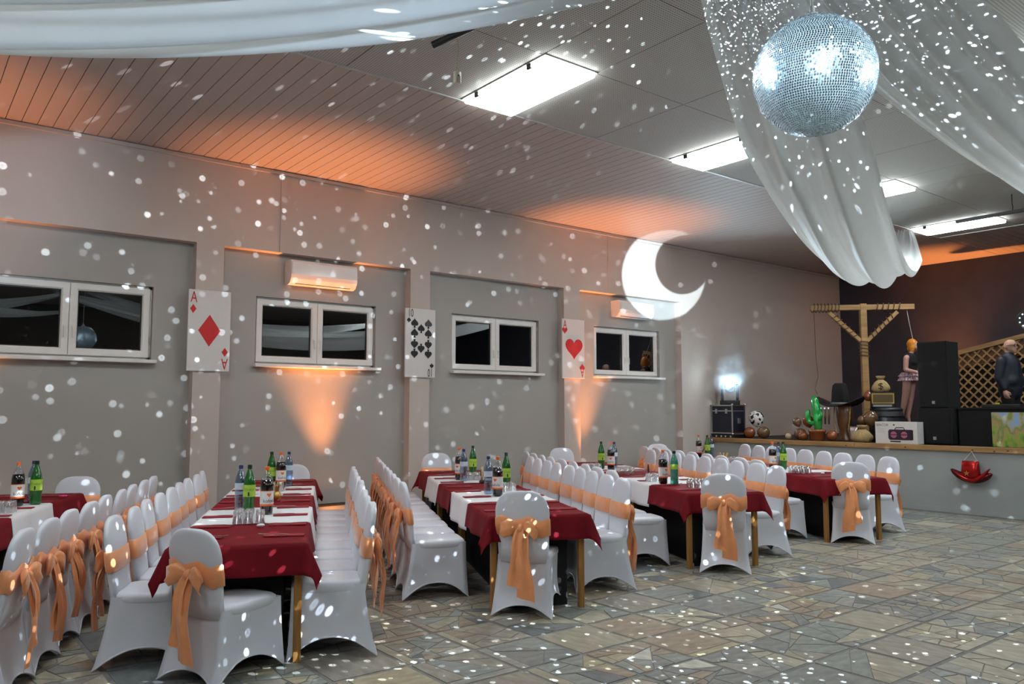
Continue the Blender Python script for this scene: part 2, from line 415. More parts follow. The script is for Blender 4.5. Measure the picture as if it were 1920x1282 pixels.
wn = ['window with a mirror ball reflected in it', 'window', 'window', 'window']
for i, (wa, wb) in enumerate(WIN):
    t = MB(); y0, y1 = YR + .07, YR + .15; fw = .035
    t.box(wa, wb, y0, y1, WZ0, WZ0 + fw).box(wa, wb, y0, y1, WZ1 - fw, WZ1).box(wa, wa + fw, y0, y1, WZ0, WZ1).box(wb - fw, wb, y0, y1, WZ0, WZ1)
    win = struct(t.build('window_%d' % (i + 1), m_pvc))
    mid = (wa + wb) / 2
    for s, (a, b) in enumerate(((wa + .025, mid - .002), (mid + .002, wb - .025))):
        z0, z1 = WZ0 + .025, WZ1 - .025; q = .085; sm = MB()
        def rect(i, y): return [(a + i, y, z0 + i), (b - i, y, z0 + i), (b - i, y, z1 - i), (a + i, y, z1 - i)]
        sm.loft([rect(0, y1 - .02), rect(0, y0 - .024), rect(.006, y0 - .03), rect(q - .016, y0 - .03), rect(q, y0 - .014), rect(q, y1 - .02), rect(0, y1 - .02)], caps=False)
        sash = sm.build('sash', m_pvc, win)
        gk = MB(); e = .012
        gk.box(a + q, b - q, y0, y0 + .01, z0 + q, z0 + q + e).box(a + q, b - q, y0, y0 + .01, z1 - q - e, z1 - q).box(a + q, a + q + e, y0, y0 + .01, z0 + q, z1 - q).box(b - q - e, b - q, y0, y0 + .01, z0 + q, z1 - q)
        gk.build('gasket', m_black, sash)
        MB().box(a + q, b - q, y0 + .012, y0 + .016, z0 + q, z1 - q).build('pane', m_pane, sash)
        hx = (b - q * .5) if s == 0 else (a + q * .5); hz = (z0 + z1) / 2 - .12
        MB().bev(hx - .014, hx + .014, y0 - .042, y0 - .03, hz - .03, hz + .04, .004).bev(hx - .009, hx + .009, y0 - .062, y0 - .045, hz - .1, hz + .02, .004).cyl((hx, y0 - .05, hz + .01), (hx, y0 - .03, hz + .01), .009).build('handle', m_pvc, sash)
    for hz in (WZ0 + .2, WZ1 - .18): MB().cyl((wb - .012, y0 - .035, hz), (wb - .012, y0 - .035, hz + .07), .009, n=8).build('hinge', m_metalgrey, win)
    MB().bev(wa - .03, wb + .04, YR - .12, y1, WZ0 - .045, WZ0 - .005, .008).build('window_sill', m_pvc, win)

# ---- the other walls
struct(MB().box(XE, XE + .2, Y0, YR + .3, 0, CZ + .1).build('wall_end', m_end))
struct(MB().box(X0 - .2, X0, Y0, YR + .3, 0, CZ + .1).build('wall_back', m_wall))
struct(MB().box(X0, XE, Y0 - .2, Y0, 0, CZ + .1).build('wall_right', m_farwall))

# ---- ceiling: plank border, perforated field
ceil = struct(MB().box(X0, XE, Y0, YR + .3, CZ + .012, CZ + .15).build('ceiling', m_dark))
FY1, FY0, FX1, FX0 = 6.60, -3.7, 15.3, -3.2
pk = .1515; pm = MB().bev(0, pk - .006, 0, YW - FY1 - .012, 0, .014, .004).mesh('plank', m_plank)
x = 1.31 - 48 * pk
while x < XE - .02:
    if x >= X0:
        o = obj('plank', pm, ceil, (x + .003, FY1 + .01, CZ - .002))
        if x + pk > XE: o.scale = ((XE - x - .003) / (pk - .006), 1, 1)
    x += pk
pm2 = MB().bev(0, XE - FX1 - .012, 0, pk - .006, 0, .014, .004).mesh('plank', m_plank)
y = FY1 - pk
while y > FY0 - .3:
    obj('plank', pm2, ceil, (FX1 + .01, y + .003, CZ - .002)); y -= pk
MB().box(X0, FX1, Y0, FY0, CZ - .002, CZ + .012).box(X0, FX0, FY0, FY1, CZ - .002, CZ + .012).box(FX1, XE, Y0, FY0 - .3, CZ - .002, CZ + .012).build('far_planks', m_plank, ceil)
LX = [1.27, 4.48, 7.69, 10.86, 14.08, -1.93]; LW, LL = .66, 1.33
xs = []
for x in sorted(LX): xs += [x, x + LW, (x + LW) + (3.2 - LW) / 2]
xs = sorted(set([FX0] + [q for q in xs if q < FX1 - .2] + [FX1]))
ys = [FY1, FY1 - LL, FY1 - LL - 1.29, FY1 - LL - 2.58, FY1 - 2 * LL - 2.58]
y = ys[-1]
while y > FY0 + .1: y = max(FY0, y - 1.29); ys.append(y)
ROWY = [(FY1 - LL - .03, FY1 - .03), (1.36, 2.69), (-2.6, -1.27)]
pc = {}
for a, b in zip(xs, xs[1:]):
    for d, c2 in zip(ys, ys[1:]):
        key = (round(b - a, 3), round(d - c2, 3))
        if key not in pc: pc[key] = MB().bev(.004, b - a - .004, .004, d - c2 - .004, 0, .016, .004).mesh('ceiling_panel', m_perf)
        obj('ceiling_panel', pc[key], ceil, (a, c2, CZ - .004))
struct(MB().box(FX0, FX1, FY1 - .012, FY1 + .012, CZ - .016, CZ).box(FX1 - .012, FX1 + .012, FY0, FY1, CZ - .016, CZ).build('trim_2', m_metalgrey))
m_tubelight = emis('light_diffuser', (.93, 1, .99), PANEL_W)
rows = ['row above the tables', 'middle row', 'row furthest from the windows']
ordn = ['first', 'second', 'third', 'fourth', 'fifth', 'sixth', 'seventh', 'eighth', 'ninth', 'tenth']
first = None
for ri, (c2, d) in enumerate(ROWY):
    for xi, x in enumerate(sorted(LX)):
        if ri == 1 and .5 < x < 6: continue      # the mirror ball and the drapes hang here
        lab = 'glowing ceiling light panel, %s from the stage in the %s' % (ordn[5 - xi], rows[ri])
        if first is None:
            first = thing('ceiling_light', lab, 'light', (x, c2, CZ - .004), 0, 'fluorescent ceiling lights')
            MB().bev(.02, LW - .02, .02, LL - .02, -.05, 0, .012).build('diffuser', m_tubelight, first)
            MB().box(.0, .02, 0, LL, -.012, 0).box(LW - .02, LW, 0, LL, -.012, 0).box(0, LW, 0, .02, -.012, 0).box(0, LW, LL - .02, LL, -.012, 0).build('frame', m_metalgrey, first)
            for yy in (.22, LL - .28): MB().bev(.005, .03, yy, yy + .06, -.055, -.005, .004).build('clip', m_black, first)
        else:
            o = copy_tree(first); o.location = (x, c2, CZ - .004); tag(o, lab, 'light', 'fluorescent ceiling lights')

# ---- stage
stage = struct(MB().box(XS, XE, Y0, YW, 0, SZ - .01).build('floor_stage', m_stagefront))
MB().box(XS - .02, XE, Y0, YW, SZ - .01, SZ).build('stage_boards', m_dark, stage)
ye = YW
for i, L in enumerate((3.1, 3.4, 3.0, 3.3, 4.2)):
    MB().bev(XS - .045, XS + .1, ye - L + .004, ye, SZ - .065, SZ + .012, .008).build('edge_board', m_wood, stage); ye -= L
for yk, zk in ((6.2, .97), (5.2, .965), (4.9, .955), (4.72, .97), (7.2, .96), (8.4, .97)):
    MB().ell((XS - .0455, yk, zk), (.002, .018, .009), 10, 6).build('wood_knot', m_tabletop, stage)
struct(MB().box(XS - .015, XS, Y0, YW - .1, 0, .07).build('trim_3', m_stagefront))
# ================================================================== TABLES AND CHAIRS
AX = math.radians(24.8)
av = Vector((math.sin(AX), math.cos(AX), 0)); pv = Vector((math.cos(AX), -math.sin(AX), 0))
def sp(s, p, z=0): q = av * s + pv * p; return Vector((q.x, q.y, z))
TN = ['leftmost table', 'second table from left', 'middle table', 'fourth table from left', 'table nearest the stage']
TC = [-2.75, -.50, 1.68, 3.93, 6.23]; TS = [4.17, 5.25, 6.16, 7.36, 8.45]
TL, TW, TZ = 4.65, .82, .745
TROT = -AX     # local y runs along the table

# ---- chair in a white stretch cover with a peach sash
def super_ring(cx, cy, z, a, b, e, n):
    out = []
    for j in range(n):
        t = 2 * PI * j / n; c_, s_ = math.cos(t), math.sin(t)
        out.append((cx + a * math.copysign(abs(c_) ** (2 / e), c_), cy + b * math.copysign(abs(s_) ** (2 / e), s_), z))
    return out
def back_y(z): return -.225 - .13 * (z - .45)
def chair_meshes():
    r = {}
    mb = MB(); rings = []
    for z in (.40, .5, .6, .7, .78): rings.append(super_ring(0, back_y(z), z, .196 + .02 * (z - .4) / .38, .032, 2.6, 28))
    for i in range(1, 10):
        ph = i / 9 * PI / 2; z = .78 + .175 * math.sin(ph); rings.append(super_ring(0, back_y(z), z, max(.004, .216 * math.cos(ph) ** .62), max(.003, .032 * math.cos(ph) ** .35), 2.6, 28))
    r['backrest'] = mb.loft(rings).mesh('backrest', m_cover, True)
    mb = MB(); rings = []
    for k_, z in ((.95, .405), (1, .42), (1.015, .44), (1, .462), (.93, .476), (.7, .482), (.02, .484)): rings.append(super_ring(0, .0, z, .206 * k_, .228 * k_, 6, 32))
    r['seat'] = mb.loft(rings).mesh('seat', m_cover, True)
    top = [(.204, .226), (-.204, .226), (-.204, -.235), (.204, -.235)]
    bot = [(.228, .245), (-.228, .245), (-.238, -.315), (.238, -.315)]
    NS = 12
    def skirt(u, v):
        u = u * 4 * .99999; k_ = int(u); f = u - k_; a, b = top[k_], top[(k_ + 1) % 4]; c_, d = bot[k_], bot[(k_ + 1) % 4]
        hem = (.125 if k_ != 2 else .085) * (1 - abs(2 * f - 1) ** 2.4)
        z = .455 + (hem + .004 - .455) * v; q = ((.455 - z) / .451); q = q ** 1.5
        x = a[0] + (b[0] - a[0]) * f; y = a[1] + (b[1] - a[1]) * f; x2 = c_[0] + (d[0] - c_[0]) * f; y2 = c_[1] + (d[1] - c_[1]) * f
        sag = .028 * math.sin(PI * f) * math.sin(PI * min(1, q * 1.1 + .05)) * 1.0
        px, py = x + (x2 - x) * q, y + (y2 - y) * q
        nx, ny = [(0, 1), (-1, 0), (0, -1), (1, 0)][k_]
        return (px - nx * sag, py - ny * sag, z)
    mb = MB().grid(skirt, 4 * NS, 14)
    r['skirt'] = mb.mesh('skirt', m_cover, True)
    def hemf(u):
        return Vector(skirt(u, 1))
    mb = MB().tube([hemf(i / 96) for i in range(97)], .006, 6)
    r['hem'] = mb.mesh('hem', m_cover, True)
    # sash band
    mb = MB(); rings = []
    for z, g in ((.612, .002), (.616, .007), (.68, .009), (.742, .007), (.746, .002)):
        rings.append([(x, y, zz + (.018 * math.sin(x * 30) if y < back_y(.68) else 0) * (1 if abs(x) < .19 else 0)) for x, y, zz in super_ring(0, back_y(z), z, .212 + g, .034 + g, 2.6, 36)])
    r['sash'] = mb.loft(rings, caps=False).mesh('sash', m_sash, True)
    yb = back_y(.675) - .05
    r['knot'] = MB().ell((0, yb - .012, .675), (.026, .028, .034), 12, 8).mesh('knot', m_sash, True)
    def loop(sgn, droop, ln):
        rings = []
        for i in range(9):
            t = i / 8; x = sgn * (.008 + ln * t); hh = .014 + .062 * math.sin(PI * .5 * min(1, t * 1.25)) ** 1.1 * (1 - .25 * t); dd = .008 + .015 * math.sin(PI * t)
            zc = .675 + .012 * math.sin(PI * t) - droop * t * t
            rings.append([(x + .018 * t * math.sin(j * 1.35), yb - .006 - .03 * t + dd * math.cos(2 * PI * j / 14) + .004 * math.sin(5 * 2 * PI * j / 14), zc + hh * math.sin(2 * PI * j / 14)) for j in range(14)])
        return MB().loft(rings)
    r['loops'] = [loop(-1, .02, .135).mesh('bow_loop', m_sash, True), loop(1, .05, .12).mesh('bow_loop', m_sash, True)]
    def tail(off, ln, w0, w1, ph, sway):
        def f(u, v):
            w = w0 + (w1 - w0) * u ** .7; z = .675 - ln * u - .03 * (v - .5) * u
            y = yb - .022 + .01 * math.sin(v * 9 + ph) * (1 - .3 * u) - .035 * math.sin(min(1, u * 1.4) * PI * .6) + .012 * math.sin(u * 6 + ph)
            return (off * u ** .5 + sway * u + (v - .5) * w + .006 * math.sin(u * 9 + ph), y, z)
        return MB().grid(f, 16, 10)
    r['tails'] = [tail(-.03, .47, .075, .15, .4, -.02).mesh('tail', m_sash, True), tail(.035, .40, .065, .14, 2.1, .035).mesh('tail', m_sash, True)]
    r['tails2'] = [tail(.02, .53, .08, .145, 1.4, .03).mesh('tail', m_sash, True), tail(-.02, .44, .065, .12, 3.0, -.02).mesh('tail', m_sash, True)]
    return r
CM = chair_meshes()
def chair(loc, face, label, group, zs=1.0, tails='tails', flip=False, narrow=1.0):
    """face: unit vector the sitter would look along"""
    t = thing('banquet_chair', label, 'chair', loc, math.atan2(-face.x, face.y), group)
    t.scale = (-narrow if flip else narrow, 1, zs)
    obj('backrest', CM['backrest'], t); obj('seat', CM['seat'], t)
    s = obj('skirt', CM['skirt'], t); obj('hem', CM['hem'], s)
    b = obj('sash', CM['sash'], t); obj('knot', CM['knot'], b)
    for q in CM['loops']: obj('bow_loop', q, b)
    for q in CM[tails]: obj('tail', q, b)
    return t
rc = random.Random(11)
def row(ti, side, p_back, s0, ds, n, zs=1.0):
    f = pv if side == 'left' else -pv
    for i in range(n):
        wob = rc.uniform(-.05, .05); ff = (f + av * wob).normalized()
        pos = sp(s0 + ds * i + rc.uniform(-.01, .01), p_back + rc.uniform(-.012, .012)) + ff * .285
        chair(pos, ff, 'white covered chair with peach sash, %s from front, %s side of %s' % (ordn[i], side, TN[ti]), 'banquet chairs along the %s' % TN[ti], zs, rc.choice(['tails', 'tails2']), rc.random() < .5, min(1, (ds - .004) / .476))
row(0, 'right', -1.67, 5.14, .455, 9, .945)
row(1, 'left', -1.29, 5.63, .468, 9, .945)
row(1, 'right', .325, 5.53, .425, 9)
row(2, 'left', .68, 6.98, .445, 9)
row(2, 'right', 2.67, 6.89, .425, 9)
row(3, 'left', 2.92, 7.85, .455, 9)
row(3, 'right', 4.92, 8.0, .44, 9)
row(4, 'left', 5.25, 8.98, .45, 9)
row(4, 'right', 7.25, 9.15, .46, 9)
def face(deg): a = math.radians(deg); return Vector((math.sin(a), math.cos(a), 0))
for ti, (s, p, ang, zs) in enumerate([(5.03, -.73, 66, .93), (6.04, 1.50, 52, 1), (7.15, 3.80, 52, 1), (8.36, 6.10, 56, 1)]):
    chair(sp(s, p) + face(ang) * .285, face(ang), 'white covered chair with peach bow at near end of %s' % TN[ti + 1], 'chairs at the near table ends', zs, 'tails2', ti == 3)
for ti, (x, y, zs) in enumerate([(1.58, 9.35, .92), (4.0, 9.55, .93), (6.17, 9.6, 1), (8.56, 9.6, 1), (10.85, 9.6, 1)]):
    ff = -av if ti != 3 else face(200)
    chair(Vector((x, y, 0)) + ff * .2, ff, 'white covered chair with peach sash at wall end of %s' % TN[ti], 'chairs at the far table ends', zs)

# ---- tables, cloths
def cloth(name, label, mat, y0, y1, over_y0, over_y1, over_x, zoff, root_loc, seed, group):
    rr = random.Random(seed); ph = [rr.uniform(0, 6) for _ in range(6)]
    hw = TW / 2 + .004
    NX, NY = 44, 40
    X_ = hw + over_x; ya, yb_ = y0 - over_y0, y1 + over_y1
    def f(u, v):
        x = -X_ + 2 * X_ * u; y = ya + (yb_ - ya) * v
        dx = max(0, abs(x) - hw) * (1 if x > 0 else -1)
        dy = (y - y0 if y < y0 else 0) if over_y0 else 0
        dy2 = (y - y1 if y > y1 else 0) if over_y1 else 0
        dyy = dy + dy2; d = math.hypot(dx, dyy)
        bx = max(-hw, min(hw, x)); by = y if not dyy else (y0 if dy else y1)
        rip = .014 * math.sin(y * 13 + ph[0]) * (abs(dx) / over_x) + .012 * math.sin(x * 15 + ph[1]) * (abs(dyy) / .2)
        ox = dx * .12 + (rip if dx > 0 else -rip if dx < 0 else 0); oy = dyy * .12 + (rip if dyy > 0 else -rip if dyy < 0 else 0)
        edge = 1 - math.exp(-d * 90)
        z = TZ + zoff - max(0, d * .985 - .004 * edge) + (.0012 * math.sin(x * 21 + ph[2]) * math.sin(y * 17 + ph[3]) if d == 0 else 0)
        if dx and dyy: ox += dx * .25; oy += dyy * .25
        wav = .006 * math.sin(x * 19 + ph[4]) if not over_y0 and v == 0 else .006 * math.sin(x * 23 + ph[5]) if not over_y1 and v == 1 else 0
        return (bx + ox, by + oy + wav, z)
    o = MB().grid(f, NX, NY).build(name, mat, None, True, root_loc, (0, 0, TROT))
    md = o.modifiers.new('thickness', 'SOLIDIFY'); md.thickness = .003; md.offset = 1
    return tag(o, label, 'tablecloth', group)
first_t = None
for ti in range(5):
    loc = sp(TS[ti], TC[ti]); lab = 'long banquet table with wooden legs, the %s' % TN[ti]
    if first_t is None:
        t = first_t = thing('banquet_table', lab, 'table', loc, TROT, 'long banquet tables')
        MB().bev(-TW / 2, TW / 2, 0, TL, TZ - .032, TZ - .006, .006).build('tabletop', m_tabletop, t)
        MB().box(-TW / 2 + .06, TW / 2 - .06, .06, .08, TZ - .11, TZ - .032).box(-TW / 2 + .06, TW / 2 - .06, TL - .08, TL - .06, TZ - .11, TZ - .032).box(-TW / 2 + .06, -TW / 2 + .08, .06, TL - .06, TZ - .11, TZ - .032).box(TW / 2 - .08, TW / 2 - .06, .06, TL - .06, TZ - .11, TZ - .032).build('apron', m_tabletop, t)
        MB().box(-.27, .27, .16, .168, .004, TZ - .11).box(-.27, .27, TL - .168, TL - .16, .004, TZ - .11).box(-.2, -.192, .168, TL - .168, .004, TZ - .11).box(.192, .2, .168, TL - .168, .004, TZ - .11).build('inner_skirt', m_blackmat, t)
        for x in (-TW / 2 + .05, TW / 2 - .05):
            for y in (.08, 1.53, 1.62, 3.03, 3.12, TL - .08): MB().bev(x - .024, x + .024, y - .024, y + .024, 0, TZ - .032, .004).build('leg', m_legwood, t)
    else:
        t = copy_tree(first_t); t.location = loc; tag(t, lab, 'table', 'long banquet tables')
    q = TL / 5
    nm = ['nearest the camera on', 'second from the camera on', 'in the middle of', 'second from the wall on', 'nearest the wall on']
    for k_ in range(5):
        redc = k_ % 2 == 0
        cloth('tablecloth', ('burgundy' if redc else 'white') + ' tablecloth %s the %s' % (nm[k_], TN[ti]), m_red if redc else m_wcloth,
              k_ * q - (0 if redc else .015), (k_ + 1) * q + (0 if redc else .015), .20 if k_ == 0 else 0, .20 if k_ == 4 else 0, .21 if redc else .25, .0 if redc else .004, loc, ti * 7 + k_, 'tablecloths on the %s' % TN[ti])

def on_table(ti, s, p, dz=0): return sp(s, p, TZ + .006 + dz)

# ---- place settings
nap = MB().bev(-.13, .13, -.045, .045, 0, .006, .002).mesh('napkin', m_napkin)
fk = MB(); fk.loft([[(x, -w_, z), (x, w_, z), (x, w_, z + .003), (x, -w_, z + .003)] for x, w_, z in ((-.10, .008, .001), (-.06, .007, .004), (.02, .004, .006), (.045, .011, .004), (.06, .012, .003))])
for yy in (-.0095, -.0035, .0035, .0095): fk.loft([[(.06, yy - .002, .003), (.06, yy + .002, .003), (.06, yy + .002, .005), (.06, yy - .002, .005)], [(.10, yy - .0014, .009), (.10, yy + .0014, .009), (.10, yy + .0014, .011), (.10, yy - .0014, .011)]])
fork = fk.mesh('fork', m_steel)
for ti in range(5):
    for side, sg in (('left', -1), ('right', 1)):
        for i in range(9):
            s = TS[ti] + .30 + i * .505; wob = rc.uniform(-.08, .08)
            p = TC[ti] + sg * (TW / 2 - .15)
            zc = 0 if int((s - TS[ti]) / (TL / 5)) % 2 == 0 else .004
            rz = TROT + (PI if sg > 0 else 0) + wob
            o = obj('napkin', nap, None, on_table(ti, s, p, zc), (0, 0, rz))
            tag(o, 'red folded napkin, %s from front on the %s side of the %s' % (ordn[i], side, TN[ti]), 'napkin', 'napkins on the %s' % TN[ti])
            o = obj('fork', fork, None, on_table(ti, s, p - sg * .07, zc + .007), (0, 0, rz + rc.uniform(-.2, .2)))
            tag(o, 'steel fork on the %s napkin from front, %s side of %s' % (ordn[i], side, TN[ti]), 'fork', 'forks on the %s' % TN[ti])

# ---- drinks
def wrap(vs, r, z, a0): return [(r * math.cos(a0 + x / r), r * math.sin(a0 + x / r), z + y) for x, y, _ in vs]
def band(r, z0, z1, a0=0, a1=2 * PI, n=28):
    full = abs(a1 - a0 - 2 * PI) < 1e-6
    return MB().grid(lambda u, v: (r * math.cos(a0 + (a1 - a0) * u), r * math.sin(a0 + (a1 - a0) * u), z0 + (z1 - z0) * v), n, 1)
def bottle_cola():
    t = thing('cola_bottle', 'cola', 'bottle'); R = .047
    MB().lathe([(.034, 0), (.044, .006), (.045, .03), (.045, .05), (R, .062), (R, .205), (.0415, .25)], 24).build('body', m_cola, t, True)
    MB().lathe([(.0415, .25), (.029, .282), (.016, .308), (.0135, .325)], 24).build('neck', m_pet, t, True)
    MB().lathe([(.0165, .318), (.0165, .342), (.013, .345)], 16).build('cap', m_orangecap, t)
    lb = band(R + .0012, .066, .172).build('label', m_labelw, t, True)
    band(R + .0016, .062, .076).build('label_stripe', m_orangecap, lb, True); band(R + .0016, .168, .173).build('label_stripe', m_orangecap, lb, True)
    for a0 in (0, PI):
        vs, fs = text_mesh('kofola', .036); MB().add(wrap(vs, R + .002, .098, a0), fs).build('lettering', m_ink, lb)
        hv = [(.017 * math.sin(q) ** 3, .001 * (13 * math.cos(q) - 5 * math.cos(2 * q) - 2 * math.cos(3 * q) - math.cos(4 * q)), 0) for q in [2 * PI * i / 20 for i in range(20)]]
        MB().add(wrap(hv, R + .002, .142, a0), [tuple(range(20))]).build('bean_logo', m_orangecap, lb)
    return t
def bottle_green():
    t = thing('green_soda_bottle', 'green', 'bottle'); R = .044
    MB().lathe([(.032, 0), (.041, .006), (.043, .035), (.039, .065), (.040, .075), (R, .10), (R, .185), (.040, .225), (.028, .27), (.016, .31), (.0135, .325)], 24).build('body', m_green, t, True)
    MB().lathe([(.0165, .318), (.0165, .345), (.013, .348)], 16).build('cap', m_darkcap, t)
    lb = band(R + .001, .112, .20).build('label', m_labelg, t, True)
    for a0 in (0, PI * .66, PI * 1.33):
        vs, fs = text_mesh('Vinea', .036); MB().add(wrap(vs, R + .002, .166, a0), fs).build('lettering', m_inkg, lb)
        MB().add(wrap([(-.006, -.02, 0), (.006, -.02, 0), (.006, .004, 0), (.002, .012, 0), (-.002, .012, 0), (-.006, .004, 0)], R + .002, .137, a0), [(0, 1, 2, 3, 4, 5)]).build('bottle_print', m_ink, lb)
    return t
def bottle_water(mat, labm, cap):
    t = thing('water_bottle', 'water', 'bottle'); R = .041; pr = [(.030, 0), (.039, .006), (R, .03)]
    for i in range(5): pr += [(R - .003, .04 + i * .018), (R, .049 + i * .018)]
    pr += [(R, .15), (R, .21), (.036, .245), (.024, .28), (.0135, .305), (.0135, .32)]
    MB().lathe(pr, 24).build('body', mat, t, True)
    MB().lathe([(.0165, .312), (.0165, .336), (.013, .339)], 16).build('cap', cap, t)
    band(R + .001, .155, .205).build('label', labm, t, True)
    return t
BT = {'cola': bottle_cola(), 'green': bottle_green(), 'water': bottle_water(m_petblue, m_labelb, m_bluecap), 'teal': bottle_water(m_teal, m_labelg, m_darkcap)}
used = set()
desc = {'cola': 'dark cola bottle with orange cap', 'green': 'green soda bottle with lime label', 'water': 'clear water bottle with blue cap', 'teal': 'teal water bottle with dark cap'}
def put_bottle(kind, ti, where, s, p, rz=None):
    o = BT[kind] if kind not in used else copy_tree(BT[kind]); used.add(kind); o.scale = (1.08, 1.08, 1.08)
    o.location = on_table(ti, s, p, .004); 
    o.rotation_euler = (0, 0, math.atan2(-o.location.y, -o.location.x) + (rc.uniform(-.5, .5) if rz is None else rz))
    tag(o, desc[kind] + ', %s group on %s' % (where, TN[ti]), 'bottle', 'drink bottles on the tables')
BOT = [(0, 'only', [('cola', 7.70, -2.55, .25), ('water', 7.98, -2.52, None), ('green', 7.80, -2.44, -.2)]),
       (1, 'front', [('green', 6.86, -.58, -.1), ('cola', 6.66, -.43, .35), ('water', 6.98, -.66, None)]), (1, 'rear', [('green', 8.85, -.53, -.3), ('cola', 8.80, -.43, .3), ('water', 9.0, -.36, None)]),
       (2, 'rear', [('cola', 9.33, 1.56, -.5), ('water', 9.14, 1.58, None), ('green', 9.70, 1.79, .2)]), (2, 'front', [('cola', 7.52, 1.63, -.5), ('green', 8.12, 1.85, .3), ('water', 7.72, 1.58, None)]),
       (3, 'rear', [('green', 10.5, 3.74, .4), ('cola', 10.33, 3.82, -.1), ('water', 10.55, 3.95, None)]), (3, 'front', [('cola', 8.30, 3.68, .8), ('teal', 8.18, 3.76, None)]),
       (4, 'rear', [('cola', 12.7, 6.30, .9), ('green', 12.5, 6.36, .1), ('water', 12.55, 6.46, None)]), (4, 'front', [('cola', 9.93, 6.03, .8), ('green', 9.86, 6.15, .2), ('water', 10.05, 6.2, None)])]
for ti, wh, L in BOT:
    for kd, s, p, rz in L: put_bottle(kd, ti, wh, s, p, rz)

# ---- upside-down tumblers
tg = MB().lathe([(.026, .088), (.0285, .0895), (.030, .086), (.037, .001), (.0345, .0), (.028, .078), (.02, .081), (.001, .081)], 18, caps=False).mesh('tumbler', m_tumbler, True)
GL = [(0, 'front', 7.2, -2.52, 6), (1, 'front', 6.15, -.52, 8), (1, 'rear', 8.45, -.42, 4), (2, 'rear', 9.2, 1.74, 6), (2, 'front', 7.85, 1.78, 7), (3, 'rear', 10.3, 3.56, 6), (3, 'middle', 9.55, 3.74, 6), (3, 'front', 8.55, 3.72, 4), (3, 'nearest', 7.82, 3.88, 6), (4, 'front', 9.2, 6.02, 9), (4, 'rear', 11.2, 6.18, 6)]
for ti, wh, s, p, n in GL:
    for i in range(n):
        ncol = 3 if n > 5 else 2
        o = obj('tumbler', tg, None, on_table(ti, s + (i // ncol) * .078 + rc.uniform(-.004, .004), p + (i % ncol - 1) * .078 + rc.uniform(-.004, .004), .004))
        tag(o, 'clear tumbler upside down in the %s glass cluster on the %s' % (wh, TN[ti]), 'glass', 'tumblers in the %s cluster of the %s' % (wh, TN[ti]))

# ---- table decorations
def horseshoe(mb, r, T, th=.01):
    poly = []
    for i in range(17): a = PI * (-.30 + 1.6 * i / 16); poly.append((r * math.cos(a) * .8, r * math.sin(a)))
    for i in range(17): a = PI * (1.30 - 1.6 * i / 16); poly.append((r * .62 * math.cos(a) * .75, r * .66 * math.sin(a)))
    vs = [(x, y, 0) for x, y in poly] + [(x, y, th) for x, y in poly]; n = len(poly)
    fs = [(i, i + 1, n - 2 - i, n - 1 - i) for i in range(16)] + [(n + i, n + n - 1 - i, n + n - 2 - i, n + i + 1) for i in range(16)] + [(i, (i + 1) % n, n + (i + 1) % n, n + i) for i in range(n)]
    mb.add(vs, fs, T)
t = thing('table_sign', 'round wooden slice sign with dark horseshoe on the middle table', 'sign', on_table(2, 8.9, 1.75, .004), PI + .9)
FT = Matrix.Rotation(PI / 2, 4, 'X')
MB().bev(-.06, .06, -.03, .03, 0, .025, .006).build('base', m_tabletop, t)
MB().lathe([(.072, -.009), (.076, -.005), (.076, .005), (.072, .009)], 24, Matrix.Translation((0, 0, .10)) @ FT).build('wood_slice', M('pale_wood', (.5, .36, .18), .6, var=.2, scale=14), t)
hs = MB(); horseshoe(hs, .04, Matrix.Translation((0, -.009, .105)) @ FT); hs.build('horseshoe', m_ink, t)
t = thing('table_sign', 'small wire horseshoe stand with yellow base on the fourth table', 'sign', on_table(3, 8.98, 3.80, .004), PI + .9)
MB().ell((0, 0, .025), (.065, .04, .025), 16, 8).build('base', m_gold, t, True)
hs = MB(); horseshoe(hs, .055, Matrix.Translation((0, -.004, .11)) @ FT, .008); hs.build('horseshoe', m_ink, t)
t = thing('table_sign', 'wire crown-like decoration among the chairs on the table nearest the stage', 'sign', on_table(4, 11.75, 6.25, .004), PI + .9)
MB().ell((0, 0, .02), (.05, .05, .02), 16, 8).build('base', m_gold, t, True)
mb = MB()
for i in range(9): a = 2 * PI * i / 9; mb.tube([(.03 * math.cos(a), .03 * math.sin(a), .02), (.06 * math.cos(a), .06 * math.sin(a), .08), (.085 * math.cos(a), .085 * math.sin(a), .12)], .006, 6)
mb.build('spikes', m_gold, t)
t = thing('gold_pineapple', 'gold pineapple decoration behind the front bottles on second table from left', 'decoration', on_table(1, 7.55, -.40, .004))
MB().ell((0, 0, .045), (.04, .04, .045), 14, 10).build('body', m_gold, t, True)
mb = MB()
for i in range(8): a = 2 * PI * i / 8; mb.tube([(.008 * math.cos(a), .008 * math.sin(a), .085), (.018 * math.cos(a), .018 * math.sin(a), .13), (.035 * math.cos(a), .035 * math.sin(a), .16)], .005, 5, [.007, .006, .001])
mb.build('leaves', m_gold, t)
mb = MB()
for i in range(7): a = 2 * PI * i / 7; mb.ell((.022 * math.cos(a), .022 * math.sin(a), .012), (.016, .016, .008), 8, 5)
tag(mb.build('pink_flower', M('pink_petal', (.75, .05, .2), .6), None, True, on_table(0, 8.35, -2.38, .004)), 'small pink flower lying beside the green bottle on leftmost table', 'flower')
for ti, s, p in ((1, 5.95, -.42), (4, 9.05, 6.2)):
    tag(MB().ell((0, 0, .012), (.03, .02, .012), 12, 8).build('tea_light', m_wcloth, None, True, on_table(ti, s, p, .004)), 'small white tealight on the front burgundy cloth of the %s' % TN[ti], 'candle', 'tealights')
